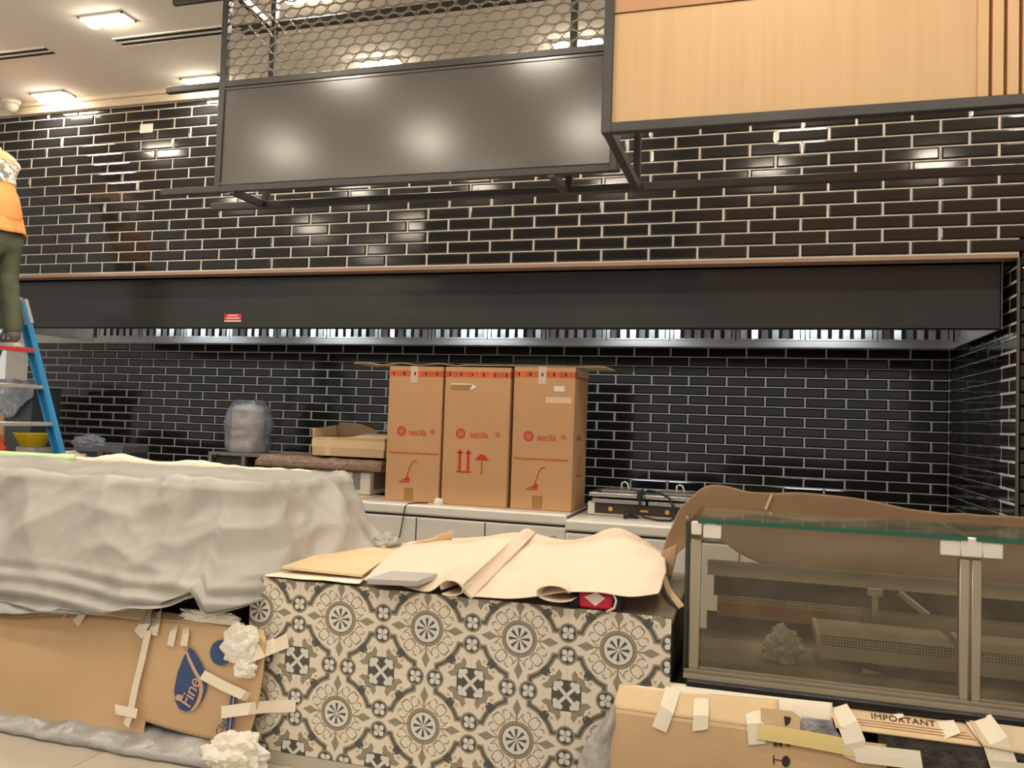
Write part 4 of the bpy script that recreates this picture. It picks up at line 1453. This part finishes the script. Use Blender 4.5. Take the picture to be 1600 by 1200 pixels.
o = wad('crumpled_bag', (q.x, 3.65, .61), (.075, .06, .075), 'bag_crumple', seed=12, rough=.5)
tag(o, 'crumpled clear bag lying inside the left bay of the display case', 'bag')
o.location.z = .58 + .075 * .75 + .002

# brown cardboard bent round the back of the case
cbk = thing('bent_cardboard', (.7, 4.2, .9), 'brown cardboard sheet curving up behind the glass display case', 'cardboard')
CY = 4.19
sheet('sheet', [[A(1034, 862, 3.95), A(1062, 798, 4.1), A(1108, 759, CY), A(1175, 768, CY), A(1250, 770, CY), A(1340, 778, CY), A(1430, 796, CY), A(1520, 803, CY), A(1600, 807, CY), A(1720, 815, CY), A(1800, 822, CY)],
                [A(1034, 874, 3.93), A(1066, 835, 4.08), A(1112, 805, CY), A(1175, 820, CY), A(1250, 830, CY), A(1340, 836, CY), A(1430, 848, CY), A(1520, 856, CY), A(1600, 862, CY), A(1720, 868, CY), A(1800, 876, CY)],
                [A(1038, 884, 3.92), A(1075, 853, 4.06), A(1118, 843, CY), A(1170, 872, CY), A(1240, 894, CY), A(1340, 897, CY), A(1430, 903, CY), A(1520, 910, CY), A(1600, 917, CY), A(1720, 925, CY), A(1800, 930, CY)]], 'cardboard_brown', cbk, 90, 16, .005, .006, 9, 5)
sheet('folded_flap', [[A(1034, 862, 3.94), A(1058, 850, 3.9)], [A(1036, 885, 3.9), A(1056, 870, 3.88)], [A(1042, 905, 3.86), A(1048, 905, 3.86)]], 'cardboard_brown', cbk, 6, 8, .005)
sheet('hanging_strip', [[A(1035, 903, 3.84), A(1042, 901, 3.84)], [A(1041, 925, 3.6), A(1049, 921, 3.6)], [A(1060, 951, 3.38), A(1070, 946, 3.38)]], 'cardboard_pale', cbk, 4, 12, .005)
MB().bar(A(1206, 772, CY - .012), A(1196, 796, CY - .012), .012, .003, (0, 1, 0)).build('torn_strip', 'cardboard_pulp', cbk)

# draped case on the left
lc = thing('draped_case', (-3.4, 3.7, 0), 'black based display case hidden under the grey dust sheet', 'display case')
black_base(-5.2, -2.19, lc)
box(-5.1, -2.29, 3.42, 4.1, .58, 1.165).build('covered_cabinet', 'inside_dark', lc)


def ridge(p):
    return 1 - 2 * abs(noise.noise(p))


def drape():
    path = []                          # plan of the top edge: point, outward direction
    for i in range(61):
        path.append((Vector((-5.0 + 2.66 * i / 60, 3.385)), Vector((0, -1)), i / 60 * .62))
    for i in range(1, 12):
        a = -pi / 2 + pi / 2 * i / 12
        path.append((Vector((-2.34 + .1 * cos(a), 3.485 + .1 * sin(a))), Vector((cos(a), sin(a))), .62 + .12 * i / 12))
    for i in range(25):
        path.append((Vector((-2.24, 3.485 + .7 * i / 24)), Vector((1, 0)), .74 + .26 * i / 24))
    # resample evenly
    P = []
    for i in range(len(path) - 1):
        n = max(1, int(round((path[i + 1][0] - path[i][0]).length / .014)))
        for k in range(n):
            f = k / n
            P.append((path[i][0].lerp(path[i + 1][0], f), path[i][1].lerp(path[i + 1][1], f).normalized(), path[i][2] + (path[i + 1][2] - path[i][2]) * f))
    P.append(path[-1])
    cols = []
    for E, n, u in P:
        col = []
        back = Vector((min(E.x, -2.27), 4.16))
        side = max(0, min(1, (u - .62) / .12))            # 0 front .. 1 right side
        sb = max(0, min(1, (u - .74) / .26))
        zb = .615 * (1 - side) + (.735 + .09 * sb) * side + .02 * sin(E.x * 5) * (1 - side)
        zb -= .05 * max(0, min(1, (-2.75 - E.x) / .4)) * (1 - side)
        if .5 < u <= .62:
            zb += .10 * ((u - .5) / .12) ** 2
        flare = (.2 * (1 - side) + .10 * side + .2 * sb)
        for j in range(18):                               # top
            f = j / 18
            p = back.lerp(E, f)
            z = 1.185 + .012 * sin(f * 3)
            col.append((Vector((p.x, p.y, z)), Vector((0, 0, 1)), .35))
        for j in range(6):                                # soft edge
            a = j / 6 * pi / 2
            p = E + n * (.03 * sin(a))
            col.append((Vector((p.x, p.y, 1.155 + .03 * cos(a))), Vector((n.x * sin(a), n.y * sin(a), cos(a))), .5 + .5 * j / 6))
        for j in range(46):                               # hanging face
            f = j / 45
            p = E + n * (.03 + flare * (f ** 1.5))
            z = 1.155 + (zb - 1.155) * f
            col.append((Vector((p.x, p.y, z)), Vector((n.x, n.y, .25)).normalized(), 1))
        e2 = E + n * (.03 + flare)
        for j in range(1, 9):                             # slack lying at the foot
            f = j / 8
            p = e2 + n * ((.05 + .02 * sin(E.x * 9)) * f)
            z = zb - (.035 + .03 * sin(E.x * 3.1 + 1)) * f * f * (1 - side)
            col.append((Vector((p.x, p.y, z)), Vector((n.x * .5, n.y * .5, .85)), .45))
        cols.append(col)
    rows = []
    for col in cols:
        r = []
        for p, n, k in col:
            wv = Vector((noise.noise(p * 2.1), noise.noise(p * 2.1 + Vector((7, 1, 3))), noise.noise(p * 2.1 + Vector((1, 9, 4))))) * .35
            a = Vector((p.x * 1.5 + p.z * .9, p.y * 1.5, p.z * 1.7 - p.x * .6))
            d = .055 * ridge(a * 1.05 + Vector((3.1, 0, 0)))
            v1 = noise.voronoi(Vector((p.x * 2.4 + p.z * 1.1, p.y * 2.4, p.z * 2.6)) + wv)[0]
            d += .10 * (v1[1] - v1[0]) * -.45 + .065 * v1[0]
            v2 = noise.voronoi(Vector((p.x * 5.5 - p.z * 2.5, p.y * 5.5, p.z * 5.2)) + wv * 1.5)[0]
            d += .026 * v2[0] - .014 * (v2[1] - v2[0])
            d += .003 * ridge(p * 12)
            low = max(0, (.80 - p.z) / .2)
            d += .03 * low * sin(p.z * 95 + 2.2 * noise.noise(Vector((p.x * 2, 0, 4))) + p.x * 2.5) * (1 if k == 1 else .3)
            r.append(p + n * ((d - .015) * k))
        rows.append(r)
    return MB().grid(rows)


ds = drape().build('dust_sheet', 'dust_sheet', smooth=True, solid=.002, fix=False)
tag(ds, 'grey plastic dust sheet draped over the long display case at left', 'dust sheet')
rows = []
rw = thing('rolled_wrap', (-3.4, 4.1, 1.2), 'pale rolled wrapping lying along the back edge of the grey dust sheet', 'wrapping')
pts = [Vector((-4.0 + i * .03, 4.08 + .03 * noise.noise(Vector((i * .2, 0, 0))), 1.208 + .006 * noise.noise(Vector((i * .35, 5, 0))))) for i in range(56)]
MB().tube(pts, [.014 + .008 * abs(noise.noise(Vector((i * .3, 9, 0)))) + .034 * math.exp(-((i - 12) / 4.5) ** 2) + .02 * math.exp(-((i - 30) / 5) ** 2) for i in range(56)], 12).build('roll', 'pale_wrap', rw, smooth=True)
gr = MB().tube([Vector((-5.1 + i * .06, 4.06 + .008 * sin(i), 1.212)) for i in range(20)], .024, 10).build('green_strip', 'green_wrap', rw, smooth=True)
q0, q1 = A(85, 718, 4.12), A(118, 718, 4.12)
tag(box(q0.x, q1.x, 4.12, 4.19, 1.2, q0.z + .035).build('yellow_packet', 'tape_yellow'), 'pale yellow packet on the back edge of the grey dust sheet', 'packet')
for i, (x, y, s_, z) in enumerate(((606, 832, .075, .86), (585, 845, .06, .845))):
    q = A(x, y, 4.1)
    o = wad('sheet_bundle', (q.x, 4.1, .802 + s_ * .6), (s_, .1, s_ * .8), 'dust_sheet', seed=20 + i)
    tag(o, ('bunched end of grey sheeting highest behind the counter corner', 'bunched grey sheeting low beside the counter corner')[i], 'sheeting')

# ---------------------------------------------------------------- cardboard taped over the left base
def quad_strip(name, pts, m, parent, nrm=(0, .0012, 0)):
    return MB().prism(pts, nrm).build(name, m, parent)


CL = 3.215
l1 = thing('cardboard_cover', (-3.2, CL, .3), 'long plain cardboard cover taped along the base of the draped case', 'cardboard')
sheet('front', [[(-4.3, CL - .03, .52), A(0, 963, CL - .02), A(80, 962, CL - .01), A(160, 963, CL), A(240, 972, CL)],
                [(-4.3, CL - .05, .25), A(0, 1050, CL - .05), A(80, 1055, CL - .04), A(160, 1062, CL - .02), A(235, 1070, CL - .01)],
                [(-4.3, CL - .04, .01), A(0, 1126, CL - .05), A(80, 1131, CL - .05), A(160, 1140, CL - .04), A(224, 1148, CL - .03)]], 'cardboard', l1, 40, 16, .005, .006, 3, 1)
sheet('top_flap', [[(-4.3, CL - .03, .52), A(0, 963, CL - .02), A(80, 962, CL - .01), A(160, 963, CL), A(240, 972, CL)],
                   [(-4.3, CL + .03, .56), A(0, 948, CL + .035), A(80, 944, CL + .035), A(160, 943, CL + .035), A(240, 952, CL + .035)]], 'cardboard_pale', l1, 40, 5, .005)
l2 = thing('printed_carton_panel', (-2.3, CL, .3), 'cardboard panel with a blue drop logo taped left of the tiled counter', 'cardboard')
P2 = CL - .025
sheet('front', [[A(228, 968, P2), A(290, 973, P2), A(350, 982, P2), A(416, 1002, P2)],
                [A(222, 1050, P2 - .01), A(285, 1060, P2 - .012), A(345, 1070, P2 - .01), A(406, 1085, P2)],
                [A(206, 1120, P2), A(270, 1140, P2), A(330, 1155, P2), A(386, 1166, P2)]], 'cardboard', l2, 24, 16, .005, .002, 4, 2)
sheet('top_flap', [[A(228, 968, P2), A(290, 973, P2), A(350, 982, P2), A(416, 1002, P2)], [A(228, 953, P2 + .06), A(290, 960, P2 + .06), A(350, 968, P2 + .06), A(412, 985, P2 + .05)]], 'cardboard_pale', l2, 24, 5, .005)
LP = P2 - .022
# drop shaped emblem
def poly(px, Y): return [A(x, y, Y) for x, y in px]
drop = MB().prism(poly([(296, 1011), (305, 1020), (316, 1040), (323, 1060), (322, 1078), (316, 1094), (304, 1107), (290, 1112), (280, 1108), (274, 1096), (272, 1078), (277, 1052), (287, 1026)], LP), (0, .001, 0)).build('drop_logo', 'ink_blue', l2)
sheet('logo_swoosh', [[A(x, y, LP - .0014), A(x + w, y, LP - .0014)] for x, y, w in ((290, 1018, 3), (293, 1030, 5), (301, 1048, 6), (309, 1064, 7), (311, 1082, 6), (305, 1100, 6), (297, 1110, 5))], 'ink_pale', drop, 2, 24, .0008)
rt = (A(303, 1062, LP) - A(284, 1108, LP)).normalized()
nv_ = Vector((0, -1, 0))
upv = nv_.cross(rt)
lettering('logo_word', 'Fine', 'ink_pale', drop, A(296, 1108, LP - .002), rt, upv, .088, space=.95)
MB().prism([A(279 + 5 * cos(k * pi / 6), 1090 + 5 * sin(k * pi / 6), LP - .0015) for k in range(12)], (0, .0008, 0)).build('logo_dot', 'ink_pale', drop)
MB().prism([A(345 + 17 * cos(k * pi / 10), 1020 + 20 * sin(k * pi / 10), LP - .001) for k in range(20)], (0, .001, 0)).build('round_logo', 'ink_blue', l2)
quad_strip('blue_band', poly([(361, 1083), (370, 1083), (359, 1165), (350, 1164)], LP - .001), 'ink_blue', l2)
quad_strip('blue_band_line', poly([(365, 1084), (366.5, 1084), (355.5, 1164), (354, 1164)], LP - .002), 'ink_pale', l2)
lettering('carton_word', 'Classic', 'ink_blue', l2, A(345, 1152, LP - .001), rt, upv, .05)


def tape(parent, pts, w, m='tape_cream', Y=None):
    """masking tape laid along photo points (x, y, depth)"""
    ps = [A(x, y, d) for x, y, d in pts]
    rows = []
    random.seed(int(pts[0][0] * 3 + pts[0][1]))
    for i, p in enumerate(ps):
        d = (ps[min(i + 1, len(ps) - 1)] - ps[max(i - 1, 0)])
        d.normalize()
        s = d.cross(Vector((0, -1, .2))).normalized()
        j = d * random.uniform(-.008, .008)
        rows.append([p - s * w / 2 + j, p + Vector((0, -.001, 0)), p + s * w / 2 - j])
    return MB().grid(rows).build('tape_strip', m, parent, solid=.0014, fix=False)


T = P2 - .024
tape(l1, [(108, 945, CL + .04), (103, 962, CL - .03)], .05)
tape(l1, [(137, 942, CL + .05), (130, 958, CL - .02), (118, 974, CL - .034)], .045)
tape(l1, [(166, 944, CL + .05), (157, 956, CL - .02)], .04)
tape(l2, [(230, 958, P2 + .04), (226, 975, T), (216, 992, T)], .06)
tape(l2, [(246, 958, P2 + .04), (242, 978, T), (238, 992, T)], .05)
tape(l2, [(232, 985, T - .004), (222, 1030, T - .008), (212, 1070, T - .01), (203, 1115, T - .012), (197, 1134, T - .012)], .034)
tape(l2, [(180, 1108, T - .016), (214, 1115, T - .016)], .04)
tape(l2, [(274, 973, P2 + .02), (271, 985, T), (266, 1009, T)], .036)
tape(l2, [(290, 974, P2 + .02), (290, 990, T), (287, 1009, T)], .036)
tape(l2, [(316, 1054, T - .006), (350, 1072, T - .006), (380, 1086, T - .004), (408, 1096, KY - .006)], .042)
tape(l2, [(346, 1113, T - .006), (390, 1107, T - .004), (420, 1104, KY - .006), (462, 1103, KY - .005)], .05)
tape(l2, [(370, 1032, T - .012), (400, 1020, T - .004), (430, 1008, KY - .006), (450, 1000, KY - .005)], .062)
for i, (x, y, sx, sz_, lab) in enumerate(((372, 1010, .085, .10, 'big crumpled wad of cream masking tape on the printed panel corner'), (380, 1045, .05, .05, 'small torn wad of cream tape under the bigger wad'), (318, 968, .15, .03, 'long crumpled white tissue strip on top of the printed panel'))):
    q = A(x, y, 3.15)
    o = wad('tape_wad', (q.x, 3.165 if i < 2 else 3.2, q.z), (sx, .025, sz_), 'tissue', seed=30 + i, rough=.45)
    tag(o, lab, 'paper wad')

# film on the floor
def film_heap(name, x0, x1, y0, y1, h, m, label, seed):
    rows = []
    for j in range(13):
        f = j / 12
        rows.append([(x0 + (x1 - x0) * i / 60, y0 + (y1 - y0) * f + .02 * noise.noise(Vector((i * .3, j * .4, seed))), .003 + h * f ** .6 * (.6 + .6 * abs(noise.noise(Vector((i * .16, 2, seed))))) + .008 * (1 + noise.noise(Vector((i * .5, j * .7, seed))))) for i in range(61)])
    return tag(MB().grid(rows).build(name, m, smooth=True, solid=.002, fix=False), label, 'plastic film')


film_heap('plastic_film', -4.2, -2.12, 3.09, 3.26, .14, 'plastic_sheet', 'clear plastic film heaped on the floor below the cardboard cover', 1)
q = at(362, 1192, Z=.05)
o = wad('tissue_heap', (q.x, q.y + .02, .072), (.13, .07, .09), 'tissue', seed=41, rough=.45)
tag(o, 'white tissue paper heaped on the floor at the corner of the tiled counter', 'tissue paper')

# ---------------------------------------------------------------- cardboard taped over the right base
CR_ = 3.19
r1 = thing('carton_cover', (-.1, CR_, .3), 'worn brown cardboard with masking tape in front of the display case', 'cardboard')
zf = A(957, 1107, CR_).z
x0, x1 = A(957, 1107, CR_).x, A(1385, 1190, CR_).x
sheet('front', [[(x0, CR_, zf), (x0 + .3, CR_, zf), (x1, CR_, zf)], [(x0 - .01, CR_ - .012, .3), (x0 + .3, CR_ - .012, .3), (x1, CR_ - .01, .3)], [(x0 - .015, CR_, .03), (x0 + .3, CR_, .03), (x1, CR_, .03)]], 'cardboard', r1, 24, 14, .006, .003, 5, 7)
sheet('top_flap', [[(x0, CR_, zf), (-.2, CR_, zf), (.08, CR_, zf)], [(x0 + .015, CR_ + .06, .53), (-.2, CR_ + .065, .535), (.09, CR_ + .065, .545)]], 'cardboard_pale', r1, 16, 5, .006)
MB().tube([(x0 - .01, CR_ - .008, .29), (x1, CR_ - .008, .29)], .005, 6).build('score_line', 'cardboard_pulp', r1)
MB().tube([(x0 - .005, CR_ - .002, zf - .012), (x1, CR_ - .002, zf - .012)], .004, 6).build('score_line', 'cardboard_pulp', r1)
D = CR_ - .014
tape(r1, [(1052, 1076, 3.25), (1042, 1108, CR_ - .004), (1030, 1140, D)], .055)
tape(r1, [(1096, 1086, 3.25), (1095, 1118, CR_ - .004), (1094, 1141, D)], .055)
tape(r1, [(1176, 1098, 3.25), (1180, 1130, CR_ - .004), (1183, 1163, D)], .06)
quad_strip('printed_corner', poly([(1188, 1106), (1238, 1111), (1250, 1120), (1251, 1146), (1190, 1138)], CR_ - .002), 'cardboard_pale', r1)
tape(r1, [(1185, 1142, D), (1250, 1153, D), (1320, 1166, D), (1345, 1172, D)], .055, 'tape_yellow')
marks = [poly([(1225, 1119), (1236, 1121), (1234, 1130), (1227, 1135)], CR_ - .004)]
marks += [poly([(x, 1160), (x + 6, 1161), (x + 5, 1167), (x, 1166)], D - .002) for x in (1209, 1217, 1229)]
marks += [poly([(1208, 1180), (1210, 1180), (1210, 1194), (1208, 1194)], D - .002), poly([(1210, 1186), (1222, 1188), (1222, 1189.5), (1210, 1187.5)], D - .002)]
marks += [[A(1228 + 6.5 * cos(k * pi / 8), 1190 + 9 * sin(k * pi / 8), D - .002) for k in range(16)]]
for m_ in marks:
    MB().prism(m_, (0, .001, 0)).build('handling_mark', 'ink_dark', r1)
wsx0, wsx1 = A(990, 1062, 3.27).x, A(1300, 1108, 3.27).x
tag(sheet('white_paper', [[(wsx0, CR_ + .03, .47), (0, CR_ + .03, .47), (wsx1, CR_ + .03, .47)], [(wsx0, CR_ + .062, .538), (0, CR_ + .066, .543), (wsx1, CR_ + .066, .548)], [(wsx0 + .05, 3.275, .553), (0, 3.278, .555), (wsx1, 3.278, .558)]], 'pale_wrap', None, 20, 5, .002), 'white paper strip between the worn cardboard and the black base', 'paper')
sw = thing('silver_film', (.22, 3.2, .5), 'crumpled silver grey film showing beside the lettered cardboard flap', 'film')
sheet('film', [poly([(1252, 1118), (1275, 1122), (1300, 1126)], 3.215), poly([(1250, 1150), (1280, 1152), (1318, 1156)], 3.197)], 'silver_wrap', sw, 14, 8, .002, .006, 20)
r2 = thing('lettered_flap', (.5, 3.2, .5), 'pale cardboard flap lettered IMPORTANT in front of the display case', 'cardboard')
T2 = [A(1296, 1102, 3.275), A(1508, 1129, 3.275)]
B2 = [A(1306, 1137, 3.19), A(1534, 1167, 3.19)]
sheet('flap', [[T2[0], (T2[0] + T2[1]) / 2, T2[1]], [B2[0], (B2[0] + B2[1]) / 2, B2[1]]], 'cardboard_pale', r2, 14, 5, .005)
rr = (B2[1] - B2[0]).normalized()
uu = ((T2[0] - B2[0]) - rr * (T2[0] - B2[0]).dot(rr)).normalized()
nn_ = rr.cross(uu)
org = B2[0] + (B2[1] - B2[0]) * .26 + uu * .058 + nn_ * .004
lettering('flap_lettering', 'IMPORTANT', 'ink_dark', r2, org, rr, uu, .036, space=1.05)
ln = MB()
for i in range(3):
    a = B2[0] + (B2[1] - B2[0]) * (.14 + .02 * i) + uu * (.046 - .012 * i) + nn_ * .0035
    ln.prism([a, a + rr * .36, a + rr * .36 + uu * .003, a + uu * .003], nn_ * .0006)
ln.build('small_print', 'kraft_dark', r2)
tape(r2, [(1308, 1104, 3.262), (1325, 1132, 3.195), (1336, 1160, 3.175), (1334, 1188, 3.174)], .07)
tape(r2, [(1335, 1176, 3.172), (1385, 1182, 3.174), (1440, 1188, 3.18)], .06)
tape(r2, [(1475, 1126, 3.262), (1488, 1150, 3.205)], .06)
tape(r2, [(1396, 1116, 3.268), (1400, 1124, 3.25)], .06)
r3 = thing('blank_flap', (.85, 3.2, .5), 'blank pale cardboard flap at the lower right corner', 'cardboard')
sheet('flap', [[A(1510, 1118, 3.28), A(1600, 1129, 3.28), A(1780, 1150, 3.28)], [A(1536, 1166, 3.185), A(1600, 1178, 3.185), A(1760, 1204, 3.185)]], 'cardboard_pulp', r3, 16, 5, .005)
tape(r3, [(1528, 1122, 3.268), (1556, 1160, 3.195), (1570, 1200, 3.178)], .085)
tape(r3, [(1575, 1190, 3.178), (1574, 1240, 3.178)], .1)
dw = thing('dark_wrapping', (.7, 3.2, .3), 'dark crumpled plastic wrapping under the lettered flap', 'wrapping')
sheet('wrap', [[(x1 - .03, 3.205, .50), (.6, 3.205, .5), (.9, 3.2, .5), (1.5, 3.2, .5)], [(x1 - .03, 3.19, .3), (.6, 3.185, .3), (.9, 3.185, .3), (1.5, 3.19, .3)], [(x1 - .03, 3.2, .02), (.6, 3.2, .02), (.9, 3.2, .02), (1.5, 3.2, .02)]], 'dark_plastic_wrap', dw, 40, 20, .002, .008, 14, 8)
hf = sheet('hanging_film', [[A(948, 1108, 3.2), A(956, 1100, 3.19), A(962, 1098, 3.185)], [A(925, 1145, 3.2), A(945, 1140, 3.16), A(958, 1140, 3.175)], [A(905, 1200, 3.2), A(935, 1200, 3.15), A(956, 1200, 3.175)], [A(890, 1260, 3.19), A(930, 1260, 3.13), A(955, 1260, 3.17)]], 'plastic_sheet', None, 14, 22, .0015, .02, 8, 9)
tag(hf, 'clear plastic film hanging between the patterned tiles and the worn cardboard', 'plastic film')
